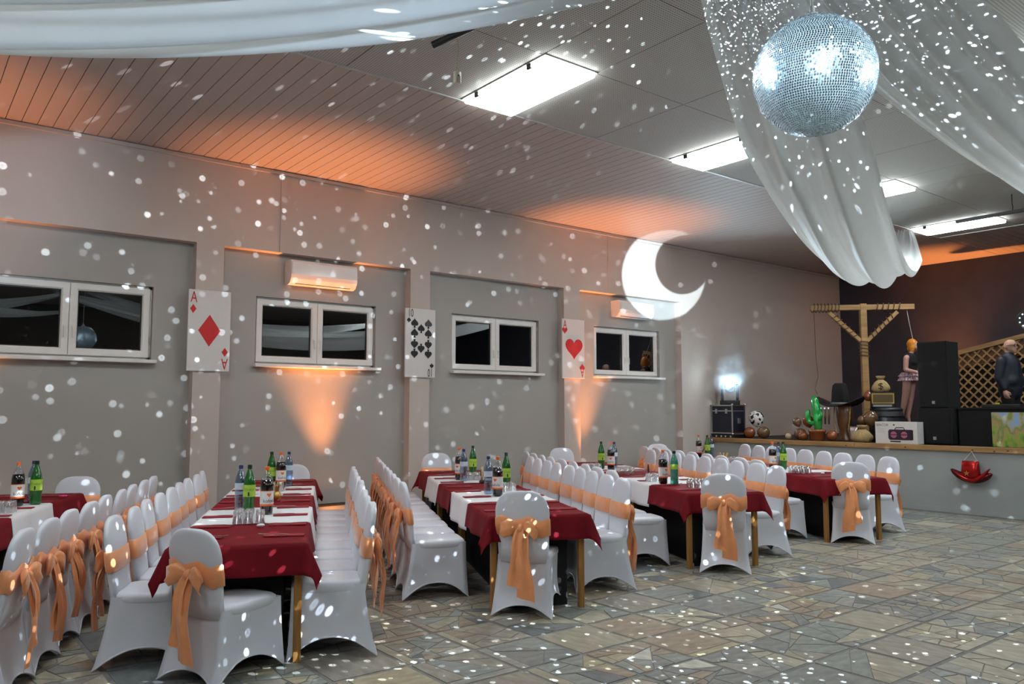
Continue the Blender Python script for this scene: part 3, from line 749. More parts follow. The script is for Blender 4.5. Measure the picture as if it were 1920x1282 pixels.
# ================================================================== ON THE WALL
FW = Matrix.Rotation(PI / 2, 4, 'X')           # x,y drawing plane -> wall plane facing the hall (-Y)
def heart(r): return [(r * .0625 * 16 * math.sin(q) ** 3, r * .0625 * (13 * math.cos(q) - 5 * math.cos(2 * q) - 2 * math.cos(3 * q) - math.cos(4 * q)) + r * .1) for q in [2 * PI * i / 36 for i in range(36)]][::-1]
def spade(r):
    h = [(x, -y) for x, y in heart(r)][::-1]
    return h
def pip(mb, kind, cx, cy, r, flip=False):
    T = Matrix.Translation((cx, cy, 0)) @ (Matrix.Rotation(PI, 4, 'Z') if flip else Matrix.Identity(4))
    if kind == 'diamond': mb.prism([(0, -r * 1.25), (r * .85, 0), (0, r * 1.25), (-r * .85, 0)], .001, .004, T)
    elif kind == 'heart': mb.prism(heart(r), .001, .004, T)
    else:
        mb.prism(spade(r), .001, .004, T); mb.prism([(-r * .12, -r * .3), (-r * .28, -r * 1.35), (r * .28, -r * 1.35), (r * .12, -r * .3)], .001, .0045, T)
def card(x0, x1, z0, z1, rank, suit, label):
    W, H = x1 - x0, z1 - z0
    t = thing('playing_card_board', label, 'card', (x0, YW - .005, z0), 0, 'playing card boards on the columns')
    MB().bev(0, W, -.028, 0, 0, H, .003).build('board', m_cardw, t)
    T0 = Matrix.Translation((0, -.028, 0)) @ FW
    col = m_redink if suit != 'spade' else m_ink
    P = []
    if suit == 'spade':
        for fx in (.30, .76): P += [(fx, .80, .062, False), (fx, .655, .062, False), (fx, .47, .062, True), (fx, .33, .062, True)]
        P += [(.52, .725, .06, False), (.52, .41, .06, True)]
    elif suit == 'diamond': P = [(.5, .5, .16, False)]
    else: P = [(.52, .5, .20, False)]
    P += [(.11, .835 if suit == 'spade' else .76, .033 if suit != 'diamond' else .045, False), (.88, .165 if suit == 'spade' else .24, .033 if suit != 'diamond' else .045, True)]
    if suit == 'heart': P = P[:1] + [(.11, .80, .06, False), (.88, .20, .06, True)]
    for fx, fz, r, fl in P:
        mb = MB(); pip(mb, suit, 0, 0, r, fl); mb2 = MB().add(mb.v, mb.f, T0 @ Matrix.Translation((fx * W, fz * H, 0))); mb2.build('pip', col, t)
    vs, fs = text_mesh(rank, .20 if rank == 'A' else .17)
    nx = .62 if rank == 'A' else .55
    for fx, fz, fl in ((.12 if rank == 'A' else .17, .90 if suit != 'spade' else .925, False), (.88 if rank == 'A' else .83, .10 if suit != 'spade' else .075, True)):
        T = T0 @ Matrix.Translation((fx * W, fz * H, .003)) @ (Matrix.Rotation(PI, 4, 'Z') if fl else Matrix.Identity(4)) @ Matrix.Diagonal((nx, 1, 1, 1))
        MB().add(vs, fs, T).build('rank', col, t)
card(2.855, 3.375, 2.05, 3.06, 'A', 'diamond', 'large ace of diamonds card board on the leftmost column')
card(5.93, 6.45, 2.045, 3.065, '10', 'spade', 'large ten of spades card board on the second column')
card(9.01, 9.53, 2.10, 3.12, 'A', 'heart', 'large ace of hearts card board on the third column')

def aircon(x0, x1, z0, z1, label):
    L = x1 - x0; t = thing('air_conditioner', label, 'air conditioner', (x0, YR, z0), 0, 'wall air conditioners'); H = z1 - z0
    prof = [(0, .01), (-.10, 0), (-.17, .02), (-.215, .085), (-.225, .13), (-.215, H - .03), (-.19, H), (0, H)]
    MB().loft([[(xx, y + .0, z) for y, z in prof] for xx in (0, L)]).build('body', m_white, t)
    MB().loft([[(xx, -.228 + .0 * xx, z) for z in (.135, H - .035)] + [(xx, -.216, H - .035), (xx, -.216, .135)] for xx in (.012, L - .012)]).build('front_panel', m_white, t)
    MB().loft([[(xx, -.1, -.002), (xx, -.168, .014), (xx, -.212, .076), (xx, -.206, .082), (xx, -.16, .022), (xx, -.1, .006)] for xx in (.09, L - .09)]).build('louver', m_white, t)
    MB().box(.085, L - .085, -.172, -.1, .012, .02).build('air_slot', m_black, t)
    return t
aircon(4.15, 5.12, 3.245, 3.575, 'white wall air conditioner lit orange from below, above the second window')
aircon(10.37, 11.29, 3.25, 3.555, 'white wall air conditioner above the fourth window, beside the projected moon')
t = thing('wall_socket', 'small black socket on the wall beside the stage edge', 'socket', (12.62, YW, .73))
MB().bev(-.05, .05, -.03, 0, -.035, .035, .006).build('plate', m_black, t); MB().tube([(.06, -.03, .0), (.12, -.03, .05), (.16, -.04, .2), (.2, -.05, .29)], .008).build('cable', m_black, t)

def par_lamp(loc, label):
    t = thing('floor_uplight', label, 'lamp', loc, 0, 'orange floor uplights')
    MB().lathe([(.05, .0), (.085, .01), (.09, .08), (.085, .085), (.078, .075), (.01, .07)], 20).build('housing', m_black, t, True)
    MB().lathe([(.001, .076), (.074, .078)], 20, caps=False).build('lens', emis('orange_led', (1, .33, .06), 30), t)
    MB().box(-.1, -.092, -.012, .012, 0, .06).box(.092, .1, -.012, .012, 0, .06).box(-.1, .1, -.012, .012, -.0, .008).build('bracket', m_black, t)
for q, lb in zip(UPL, ('orange floor uplight by the wall near the leftmost window', 'orange floor uplight by the wall below the second window', 'orange floor uplight beside the third column')):
    par_lamp((q[0], q[1], .0 if q[2] < .3 else .0), lb)
for yy, lb in ((7.6, 'orange uplight at the foot of the dark stage wall behind the trellis'), (5.4, 'orange uplight at the foot of the dark stage wall beyond the man')): par_lamp((17.55, yy, SZ), lb)

# ================================================================== HANGING
# ---- mirror ball
bm = m_mirror; bm.use_nodes = True; nt = bm.node_tree; b = nt.nodes['Principled BSDF']
b.inputs['Metallic'].default_value = 1; b.inputs['Roughness'].default_value = .24
vo = nt.nodes.new('ShaderNodeTexNoise'); vo.inputs['Scale'].default_value = 60; tcn = nt.nodes.new('ShaderNodeTexCoord'); nt.links.new(tcn.outputs['Object'], vo.inputs['Vector'])
cr = nt.nodes.new('ShaderNodeValToRGB'); cr.color_ramp.elements[0].color = (.34, .50, .64, 1); cr.color_ramp.elements[1].color = (.62, .78, .88, 1)
nt.links.new(vo.outputs['Fac'], cr.inputs[0]); nt.links.new(cr.outputs[0], b.inputs['Base Color'])
t = thing('mirror_ball', 'large mirror ball hanging below the white drapes', 'mirror ball', BALL)
MB().ell((0, 0, 0), BALL_R - .004, 48, 32).build('core', M('ball_grout', (.86, .92, .95), .5), t, True)
tile = MB(); rb = random.Random(5); NR = 76
for i in range(NR):
    ph = -PI / 2 + PI * (i + .5) / NR; n = max(3, int(2 * PI * math.cos(ph) * NR / PI)); hh = PI / NR * .39; off = rb.uniform(0, 1)
    for j in range(n):
        th = 2 * PI * (j + off) / n; hw = PI / n * .80
        if rb.random() < .004: continue
        tl = (rb.uniform(-.02, .02), rb.uniform(-.02, .02)); q = []
        for a, b2 in ((-1, -1), (1, -1), (1, 1), (-1, 1)):
            p_ = ph + b2 * hh; h_ = th + a * hw; rr = BALL_R * (1 + tl[0] * a * .08 + tl[1] * b2 * .08)
            q.append((rr * math.cos(p_) * math.cos(h_), rr * math.cos(p_) * math.sin(h_), rr * math.sin(p_)))
        tile.add(q, [(0, 1, 2, 3)])
tile.build('mirror_tiles', m_mirror, t)['kind'] = 'stuff'
MB().lathe([(.03, BALL_R - .01), (.03, BALL_R + .02), (.012, BALL_R + .03), (.012, BALL_R + .06)], 16).build('collar', m_silver, t)
MB().tube([(0, 0, BALL_R + .05), (.0, 0, CZ - BALL.z - .1)], .006).build('cable', m_silver, t)
MB().lathe([(.06, CZ - BALL.z - .12), (.06, CZ - BALL.z - .004)], 16).build('motor', m_black, t)

# ---- swagged ceiling drapes
HOOK = Vector((2.72, 2.05, 3.95))
def drape(end, sag, wmid, wend, label, seed, folds=5, w0=.28, roll=0.0, start=None):
    P0, P1 = Vector(start or HOOK), Vector(end); d = P1 - P0; lat = Vector((d.y, -d.x, 0)).normalized(); rr = random.Random(seed); ph = [rr.uniform(0, 6) for _ in range(6)]
    def f(u, v):
        q = P0 + d * u; q.z -= sag * 4 * u * (1 - u)
        e = math.sin(PI * u); W = (w0 + (wmid - w0) * min(1, u / .18) ** .7) if u < .5 else (wend + (wmid - wend) * min(1, (1 - u) / .22) ** .7)
        x = (v - .5) * W; amp = .05 * (.35 + .65 * e)
        fold = amp * math.sin(v * 2 * PI * folds + ph[0] + 1.2 * math.sin(u * 3 + ph[1])) + .018 * math.sin(v * 2 * PI * (folds * 2.3) + ph[2] + u * 4)
        belly = -.16 * (1 - (2 * v - 1) ** 2) * e - roll * (v - .5) * W
        return tuple(q + lat * x + Vector((0, 0, fold + belly)))
    o = MB().grid(f, 120, 72).build('ceiling_drape', m_drape, None, True)
    return tag(o, label, 'drape', 'white ceiling drapes')
drape((13.9, 6.62, 4.70), 1.2, .80, .30, 'white drape sagging from behind the mirror ball to the stage corner', 1, 2.6)
drape((13.9, 2.2, 4.70), 1.05, .85, .30, 'wide white drape running right of the mirror ball towards the stage', 2, 3.2, start=(2.72, 2.05, 4.25))
drape((13.9, -2.9, 4.70), .5, .8, .30, 'white drape in the upper right corner of the photo', 3, 3)
drape((-3.3, 7.6, 4.70), .58, .8, .35, 'white drape crossing the upper left corner below the ceiling', 4, 2.6, start=(2.72, 2.05, 3.58))
drape((-3.5, 1.9, 4.70), .7, .9, .3, 'white drape running from the mirror ball over the camera', 5)
MB_ring = MB().tube([(HOOK.x + .13 * math.cos(a), HOOK.y + .13 * math.sin(a), HOOK.z + .05) for a in [2 * PI * i / 24 for i in range(25)]], .012)
t = thing('drape_ring', 'metal ring gathering the white drapes above the mirror ball', 'ring', HOOK)
MB().tube([(.13 * math.cos(a), .13 * math.sin(a), .05) for a in [2 * PI * i / 24 for i in range(25)]], .012).build('hoop', m_silver, t)
for i in range(3): a = 2 * PI * i / 3; MB().tube([(.13 * math.cos(a), .13 * math.sin(a), .05), (0, 0, CZ - HOOK.z)], .004, 6).build('wire', m_silver, t)

# ---- loose cable with socket, black rod, hanging track
t = thing('hanging_socket', 'beige socket hanging on a cord from the ceiling', 'socket', (3.66, 5.43, CZ))
MB().tube([(0, 0, 0), (.01, 0, -.15), (-.005, 0, -.33)], .007).build('cord', M('beige_cord', (.45, .38, .26), .6), t)
MB().bev(-.03, .03, -.022, .022, -.43, -.33, .008).build('socket_body', M('beige_plastic', (.55, .5, .42), .5), t)
MB().cyl((0, -.024, -.37), (0, -.02, -.37), .008).build('pin_hole', m_black, t)
t = thing('projector_rod', 'short black rod sticking out below the ceiling drape', 'rod', (3.36, 5.35, CZ - .215))
MB().cyl((0, 0, 0), (.22, -.26, .12), .03, .028).build('rod', m_black, t); MB().cyl((.22, -.26, .11), (.22, -.26, .21), .02).build('mount', m_black, t)
t = thing('ceiling_track', 'dark metal track hung from the ceiling beside the light nearest stage', 'track', (13.0, 4.2, CZ))
MB().bev(-.02, .02, -3.6, 1.15, -.30, -.25, .006).build('rail', m_black, t)
for yy in (.35, -2.2): 
    h_ = MB().tube([(0, yy, 0), (0, yy, -.15), (.02, yy, -.19), (0, yy, -.25)], .008).build('hanger', m_black, t)

# ================================================================== ON THE STAGE
# ---- flight case with moving-head lamp
t = thing('flight_case', 'black flight case with metal edges under the bright moving light', 'case', (13.0, 9.62, SZ + .09))
W_, D_, H_ = .51, .41, .565
MB().bev(.01, D_ - .01, .01, W_ - .01, .01, H_ - .01, .006).build('panel', M('navy_laminate', (.012, .016, .03), .35), t)
eb = .022; ex = MB()
for x in (0, D_ - eb):
    for y in (0, W_ - eb): ex.box(x, x + eb, y, y + eb, 0, H_)
for x in (0, D_ - eb):
    for z in (0, H_ - eb, H_ - .13): ex.box(x, x + eb, 0, W_, z, z + eb)
for y in (0, W_ - eb):
    for z in (0, H_ - eb, H_ - .13): ex.box(0, D_, y, y + eb, z, z + eb)
ex.build('edging', m_silver, t)
for y in (0, W_):
    for x in (0, D_):
        for z in (0, H_): MB().ell((x, y, z), .024, 10, 6).build('corner', m_silver, t, True)
MB().bev(.16, .25, -.012, .005, .2, .3, .006).build('handle', m_silver, t)
for y in (.12, .36): MB().bev(-.012, .004, y, y + .05, H_ - .17, H_ - .08, .004).build('latch', m_silver, t)
t = thing('power_box', 'black power distributor lying below the flight case', 'box', (12.98, 9.58, SZ))
MB().bev(0, .45, 0, .55, 0, .075, .008).build('case_body', m_black, t)
for y in (.08, .2, .3, .42): MB().cyl((-.004, y, .04), (.0, y, .04), .018, n=10).build('outlet', m_labelw, t)
t = thing('moving_head_light', 'moving head light shining bright white on top of the flight case', 'lamp', (13.2, 9.82, SZ + .09 + H_), math.atan2(-9.82, -13.2))
MB().bev(-.14, .14, -.19, .19, 0, .09, .02).build('base', m_black, t)
for y in (-.17, .12): MB().bev(-.06, .06, y, y + .05, .085, .41, .02).build('yoke_arm', m_black, t)
hd = MB().lathe([(.085, -.13), (.11, -.1), (.115, .06), (.10, .13), (.095, .14)], 24, Matrix.Translation((.0, 0, .38)) @ Matrix.Rotation(PI / 2 - .30, 4, 'Y')).build('lamp_head', m_black, t)
MB().lathe([(.001, .146), (.04, .148), (.085, .141)], 24, Matrix.Translation((.0, 0, .38)) @ Matrix.Rotation(PI / 2 - .30, 4, 'Y'), caps=False).build('lens', emis('xenon_white', (.75, .92, 1), 110), hd)

lamp('moving_head_beam', 'SPOT', (13.02, 9.69, 2.09), 170, (.6, .85, 1), (9.0, 6.2, 3.4), .04, 130, .8)
# haze drifting in front of the moving light
mh = bpy.data.materials.new('stage_haze'); mh.use_nodes = True; n = mh.node_tree.nodes; k = mh.node_tree.links; n.remove(n['Principled BSDF'])
pvn = n.new('ShaderNodeVolumePrincipled'); pvn.inputs['Color'].default_value = (.85, .93, 1, 1); pvn.inputs['Anisotropy'].default_value = .2
tcn = n.new('ShaderNodeTexCoord'); no = n.new('ShaderNodeTexNoise'); no.inputs['Scale'].default_value = 4.5; no.inputs['Detail'].default_value = 4; no.inputs['Distortion'].default_value = 1.2
k.new(tcn.outputs['Object'], no.inputs['Vector']); mr = n.new('ShaderNodeMapRange'); mr.inputs[1].default_value = .42; mr.inputs[2].default_value = .72; mr.inputs[3].default_value = .03; mr.inputs[4].default_value = .5
k.new(no.outputs['Fac'], mr.inputs[0]); k.new(mr.outputs[0], pvn.inputs['Density']); k.new(pvn.outputs[0], n['Material Output'].inputs['Volume'])
hz = MB().tube([(0, 0, -.42), (0, 0, -.3), (0, 0, 0), (0, 0, .3), (-.02, -.12, .7), (-.04, -.3, 1.15), (-.05, -.36, 1.3)], .2, 16, [.04, .26, .36, .3, .24, .22, .05]).build('haze', mh, None, True, (12.98, 9.62, 2.10))
tag(hz, 'pale haze glowing around the bright moving light', 'haze'); hz['kind'] = 'stuff'

# ---- balloons
def balloon(loc, r, mat, label, d=(0, 0, -1), spots=None):
    t = thing('balloon', label, 'balloon', loc, 0, 'balloons along the stage edge'); d = Vector(d).normalized()
    T = d.to_track_quat('Z', 'Y').to_matrix().to_4x4()
    pr = [(.002, -r)] + [(r * math.cos(a), r * math.sin(a)) for a in [-PI / 2 + PI * i / 14 for i in range(1, 9)]] + [(r * .86, r * .55), (r * .58, r * .95), (r * .25, r * 1.22), (r * .07, r * 1.33)]
    MB().lathe(pr, 24, T).build('skin', mat, t, True)
    MB().lathe([(r * .05, r * 1.32), (r * .12, r * 1.42)], 10, T).build('knot', mat, t)
    return t
mc = M('cow_print', (.75, .74, .72), .2, var=.01, coat=.6); n = mc.node_tree.nodes; k = mc.node_tree.links
vo = n.new('ShaderNodeTexNoise'); vo.inputs['Scale'].default_value = 17; vo.inputs['Detail'].default_value = .5; tcn = n.new('ShaderNodeTexCoord'); k.new(tcn.outputs['Object'], vo.inputs['Vector'])
cr = n.new('ShaderNodeValToRGB'); cr.color_ramp.interpolation = 'CONSTANT'; cr.color_ramp.elements[0].color = (.75, .74, .72, 1); cr.color_ramp.elements[1].position = .58; cr.color_ramp.elements[1].color = (.01, .01, .01, 1)
k.new(vo.outputs['Fac'], cr.inputs[0]); k.new(cr.outputs[0], n['Principled BSDF'].inputs['Base Color'])
balloon((13.4, 9.36, SZ + .40), .145, mc, 'white balloon with black cow spots beside the flight case', (0, -.3, -1))
balloon((13.3, 9.13, SZ + .125), .115, m_balloon, 'brown balloon lying in front of the cow print balloon', (.1, 1, .1))
balloon((13.3, 9.45, SZ + .115), .11, m_balloon2, 'copper balloon between flight case and brown balloon', (.3, .9, .1))
balloon((13.25, 8.38, SZ + .34), .078, m_balloon, 'small brown balloon at the top left of the cactus cluster', (0, -.5, -1))
balloon((13.35, 8.21, SZ + .36), .10, m_balloon2, 'copper balloon behind the left arm of the cactus', (.1, -.2, -1))
balloon((13.3, 8.35, SZ + .115), .11, m_balloon, 'brown balloon at the bottom left of the cactus', (1, .2, .2))
balloon((13.15, 8.20, SZ + .09), .085, m_balloon2, 'copper balloon touching the flower pot of the cactus', (1, .3, .2))
balloon((13.3, 7.72, SZ + .10), .095, m_balloon2, 'copper balloon right of the cactus pot', (1, -.2, .2))
balloon((13.2, 8.53, SZ + .07), .06, M('cream_balloon', (.5, .38, .24), .2, coat=.6), 'small cream balloon at the left end of the cactus cluster', (1, .2, 0))
balloon((14.05, 7.42, SZ + .80), .085, m_balloon2, 'small copper balloon above the black hat brim', (0, 0, 1))
balloon((13.5, 7.10, SZ + .42), .125, m_balloon, 'brown balloon above the gold sack at the post foot', (.2, 0, -1))
balloon((13.6, 7.3, SZ + .38), .09, m_balloon, 'dark brown balloon behind the black hat stand', (.2, 0, -1))

# ---- inflatable cactus in a pot
t = thing('inflatable_cactus', 'bright green inflatable cactus standing in an orange pot', 'cactus', (13.22, 7.96, SZ))
MB().lathe([(.10, 0), (.13, .03), (.14, .16), (.15, .165), (.15, .2), (.12, .21)], 20).build('pot', m_balloon2, t, True)
MB().tube([(0, -.02, .18), (0, -.02, .35), (0, .0, .55), (0, .03, .74), (0, .045, .82)], .07, 14, [.062, .07, .078, .066, .02]).build('trunk', m_cactus, t, True)
MB().tube([(0, .0, .34), (0, .09, .32), (0, .15, .34), (0, .175, .42), (0, .17, .52), (0, .165, .57)], .045, 12, [.03, .042, .046, .048, .045, .015]).build('arm', m_cactus, t, True)
MB().tube([(0, -.03, .40), (-.05, -.09, .40), (-.06, -.12, .46), (-.06, -.12, .53)], .04, 12, [.03, .036, .036, .012]).build('arm', m_cactus, t, True)

# ---- black cowboy hat on a boot-shaped stand, small speaker behind
t = thing('cowboy_hat', 'wide black cowboy hat lying on the brown boot stand', 'hat', (13.68, 7.76, SZ + .645))
def brim(u, v):
    a = 2 * PI * u; r = .13 + .27 * v; up = .13 * v ** 2 * abs(math.sin(a)) ** 2 - .05 * v * abs(math.cos(a))
    return (r * .75 * math.cos(a), r * math.sin(a) * 1.1, .02 + up)
MB().grid(brim, 40, 6).build('brim', m_blackmat, t, True).modifiers.new('thickness', 'SOLIDIFY').thickness = .012
MB().loft([super_ring(0, 0, z, a, b_, 2.4, 24) for z, a, b_ in ((.0, .13, .16), (.1, .12, .15), (.25, .11, .14), (.36, .09, .125), (.40, .06, .09), (.37, .01, .03))]).build('crown', m_blackmat, t, True)
MB().loft([super_ring(0, 0, z, .134, .165, 2.4, 24) for z in (.02, .05)], caps=False).build('hat_band', m_silver, t)
t = thing('boot_stand', 'brown boot shaped stand with pale edging carrying the black hat', 'stand', (13.68, 7.70, SZ))
mboot = M('boot_leather', (.14, .06, .025), .35, var=.3, scale=6, coat=.3)
MB().loft([super_ring(0, oy, z, a, b_, 2.3, 20) for z, a, b_, oy in ((0, .10, .15, 0), (.02, .10, .15, 0), (.08, .07, .10, 0), (.2, .065, .085, .0), (.3, .09, .12, -.01), (.45, .105, .15, -.02), (.6, .10, .15, -.01), (.64, .09, .13, 0))]).build('shaft', mboot, t, True)
for yy in (.14, -.16): MB().tube([(-.06, yy, .62), (-.09, yy * 1.02, .4), (-.075, yy * .75, .2), (-.08, yy, .03)], .012, 8).build('piping', m_wood, t, True)
for i in range(3):
    tg2 = thing('fringed_tassel', 'dark red fringe strip hanging under the hat brim, %s from the cactus' % ordn[i], 'fringe', (13.42, 7.98 - i * .075, SZ + .30), 0, 'fringe strips under the hat')
    MB().tube([(0, 0, .3), (-.01, 0, .15), (0, .01, .0)], .02, 8, [.012, .02, .012]).build('strand', mboot, tg2, True); MB().lathe([(.02, .26), (.024, .28), (.02, .30)], 8).build('cuff', m_silver, tg2)

# ---- sacks
def sack(loc, sc, label, mat, dollar=False, rz=0):
    t = thing('money_sack', label, 'sack', loc, rz); rs = random.Random(int(sc * 100)); ph = [rs.uniform(0, 6) for _ in range(3)]
    pr = [(.02, 0), (.13, .01), (.17, .06), (.165, .12), (.12, .19), (.06, .235), (.04, .25)]
    def ring(r, z): return [((r * (1 + .09 * math.sin(5 * a + ph[0] + z * 20) + .05 * math.sin(9 * a + ph[1]))) * .8 * math.cos(a), r * (1 + .09 * math.sin(4 * a + ph[2] + z * 9)) * math.sin(a), z) for a in [2 * PI * j / 28 for j in range(28)]]
    MB().loft([ring(r * sc, z * sc) for r, z in pr]).build('bag', mat, t, True)
    MB().loft([ring(r * sc, z * sc) for r, z in ((.042, .25), (.075, .28), (.085, .31), (.07, .315))]).build('ruffle', mat, t, True)
    MB().lathe([(.045 * sc, .24 * sc), (.05 * sc, .25 * sc), (.045 * sc, .26 * sc)], 14).build('tie', mboot, t)
    if dollar:
        vs, fs = text_mesh('$', .17 * sc); R_ = .15 * sc
        MB().add([(-math.cos(x / R_) * R_ * .99 * (1 - max(0, y) * 1.2), -math.sin(x / R_) * R_ * 1.15, .11 * sc + y) for x, y, _ in vs], fs).build('dollar_sign', m_ink, t)
    return t
sack((13.25, 7.13, SZ), .95, 'crumpled gold sack on the stage edge at the foot of the post', m_brass, False, .3)
t = thing('foil_bag', 'small silver foil bag behind the gold sack', 'bag', (13.4, 7.36, SZ + .0))
MB().loft([super_ring(0, 0, z, a, b_, 3, 16) for z, a, b_ in ((0, .03, .06), (.05, .05, .07), (.2, .04, .07), (.25, .015, .075), (.27, .02, .08))]).build('bag', m_silver, t)

# ---- barrel with vintage radio and dollar sack
t = thing('wooden_barrel', 'dark barrel carrying the old radio on the stage', 'barrel', (13.95, 7.05, SZ))
MB().lathe([(.25, 0), (.285, .15), (.30, .3), (.285, .45), (.25, .60)], 24).build('staves', M('dark_barrel', (.02, .022, .03), .5, var=.3, scale=6, stretch=(6, 6, .5)), t, True)
for z, r in ((.05, .264), (.17, .292), (.43, .292), (.54, .266)): MB().lathe([(r, z), (r + .004, z + .005), (r + .004, z + .03), (r, z + .035)], 24).build('hoop', m_black, t, True)
t = thing('table_radio', 'old table radio with gold framed front on the barrel', 'radio', (13.85, 7.05, SZ + .60), math.atan2(-7, -13.8) + PI)
MB().bev(-.10, .10, -.2, .2, 0, .27, .02).build('cabinet', m_black, t)
MB().box(-.112, -.1, -.18, .18, .07, .25).build('dial_frame', m_gold, t); MB().box(-.118, -.11, -.16, .16, .09, .23).build('dial', M('dial_brown', (.12, .08, .03), .4), t)
MB().box(-.11, -.1, -.14, .16, .015, .05).build('key_strip', m_silver, t)
sack((13.85, 7.08, SZ + .87), .92, 'cloth money sack with black dollar sign on top of the radio', m_brass, True, math.atan2(-7, -13.8) + PI)

# ---- cardboard box with picture of a portable radio
t = thing('product_box', 'white carton printed with a purple boombox leaning on the stage edge', 'box', (13.0, 6.08, SZ + .012))
MB().bev(0, .22, 0, .69, 0, .355, .004).build('carton', m_cardw, t)
TB = Matrix.Translation((-.001, .69, 0)) @ Matrix.Rotation(-PI / 2, 4, 'Z') @ Matrix.Rotation(PI / 2, 4, 'X')     # print plane: x to the right, y up
mpur = M('print_purple', (.035, .012, .04), .5); mpink = M('print_pink', (.4, .11, .2), .5)
def pr(mb, name, mat): MB().add(mb.v, mb.f, TB).build(name, mat, t)
pr(MB().prism([(.24, .06), (.60, .06), (.62, .09), (.62, .2), (.60, .23), (.24, .23), (.22, .2), (.22, .09)], .0, .002), 'boombox_print', mpur)
for cx in (.31, .48):
    pr(MB().lathe([(.072, .002), (.072, .0025)], 24, Matrix.Translation((cx, .145, 0))), 'speaker_ring', m_ink)
    pr(MB().lathe([(.055, .0026), (.055, .003)], 24, Matrix.Translation((cx, .145, 0))), 'speaker_cone', mpink)
    pr(MB().box(cx - .055, cx + .055, .138, .152, .003, .0035), 'speaker_bar', mpur)
pr(MB().prism([(.57, .065), (.625, .065), (.625, .225), (.57, .225)], .002, .003), 'end_grille', m_ink)
pr(MB().tube([(.33, .23, .002), (.35, .262, .002), (.47, .262, .002), (.49, .23, .002)], .006, 6), 'handle_print', m_ink)
pr(MB().box(.25, .42, .025, .045, 0, .002), 'remote_print', m_ink)
vs, fs = text_mesh('SENCOR', .055); pr(MB().add(vs, fs, Matrix.Translation((.12, .30, .002))), 'lettering', M('print_grey', (.08, .08, .09), .5))
pr(MB().prism([(.30, .30), (.32, .29), (.335, .305), (.315, .32)], 0, .002), 'logo', m_ink)
for i in range(4): pr(MB().box(.04, .18 - .02 * (i % 2), .24 - i * .02, .245 - i * .02, 0, .0015), 'text_line', M('print_pale', (.45, .42, .44), .5))

# ---- speakers
def pa(loc, w_, d_, h_, label):
    t = thing('loudspeaker', label, 'speaker', loc)
    MB().bev(0, d_, 0, w_, 0, h_, .015).build('cabinet', m_blackmat, t)
    MB().bev(-.012, .0, .02, w_ - .02, .02, h_ - .02, .006).build('grille', m_blackmat, t)
    MB().bev(-.018, -.01, w_ * .45, w_ * .55, .07, .12, .004).build('badge', m_silver, t)
    return t
pa((13.3, 5.68, SZ + .012), .52, .5, .575, 'black bass speaker under the tall loudspeaker on the stage edge')
pa((13.42, 5.75, SZ + .587), .48, .42, 1.09, 'tall black loudspeaker standing on the bass speaker')
t = thing('mixing_desk_table', 'black cloth covered table in front of the man', 'table', (13.45, 4.1, SZ))
MB().bev(0, .6, 0, 1.56, .57, .60, .006).build('tabletop', m_blackmat, t); MB().box(.02, .58, .02, 1.54, 0, .57).build('skirt', m_blackmat, t)
t = thing('mixer', 'black mixing console with a small yellow knob on the covered table', 'mixer', (13.6, 4.8, SZ + .60))
MB().bev(0, .35, 0, .55, 0, .05, .01).build('console', m_black, t); MB().lathe([(.03, .05), (.03, .075)], 12, Matrix.Translation((.1, .35, 0))).build('knob', M('yellow_knob', (.6, .55, .03), .5), t)
t = thing('landscape_picture', 'colourful landscape picture leaning against the black table', 'picture', (13.05, 4.2, SZ + .012))
mpic = M('painting', (.3, .4, .1), .6); n = mpic.node_tree.nodes; k = mpic.node_tree.links
no = n.new('ShaderNodeTexNoise'); no.inputs['Scale'].default_value = 5; no.inputs['Detail'].default_value = 6; tcn = n.new('ShaderNodeTexCoord'); mp = n.new('ShaderNodeMapping'); mp.inputs['Scale'].default_value = (1, 1.4, .8); k.new(tcn.outputs['Object'], mp.inputs[0]); k.new(mp.outputs[0], no.inputs['Vector'])
sx = n.new('ShaderNodeSeparateXYZ'); k.new(tcn.outputs['Object'], sx.inputs[0]); ma = n.new('ShaderNodeMath'); ma.operation = 'MULTIPLY_ADD'; ma.inputs[1].default_value = .55; k.new(sx.outputs[2], ma.inputs[0]); k.new(no.outputs['Fac'], ma.inputs[2])
cr = n.new('ShaderNodeValToRGB'); e = cr.color_ramp.elements
for p_, c_ in ((.40, (.10, .16, .03)), (.52, (.25, .40, .05)), (.6, (.45, .25, .14)), (.68, (.16, .28, .06)), (.76, (.42, .34, .2)), (.86, (.25, .4, .6))):
    el = e.new(p_); el.color = (*c_, 1)
e.remove(e[0]); e.remove(e[-1])
k.new(ma.outputs[0], cr.inputs[0]); k.new(cr.outputs[0], n['Principled BSDF'].inputs['Base Color'])
MB().bev(0, .03, 0, .80, 0, .515, .004).build('canvas', mpic, t); MB().box(.03, .05, .02, .78, .02, .5).build('stretcher', m_wood, t)

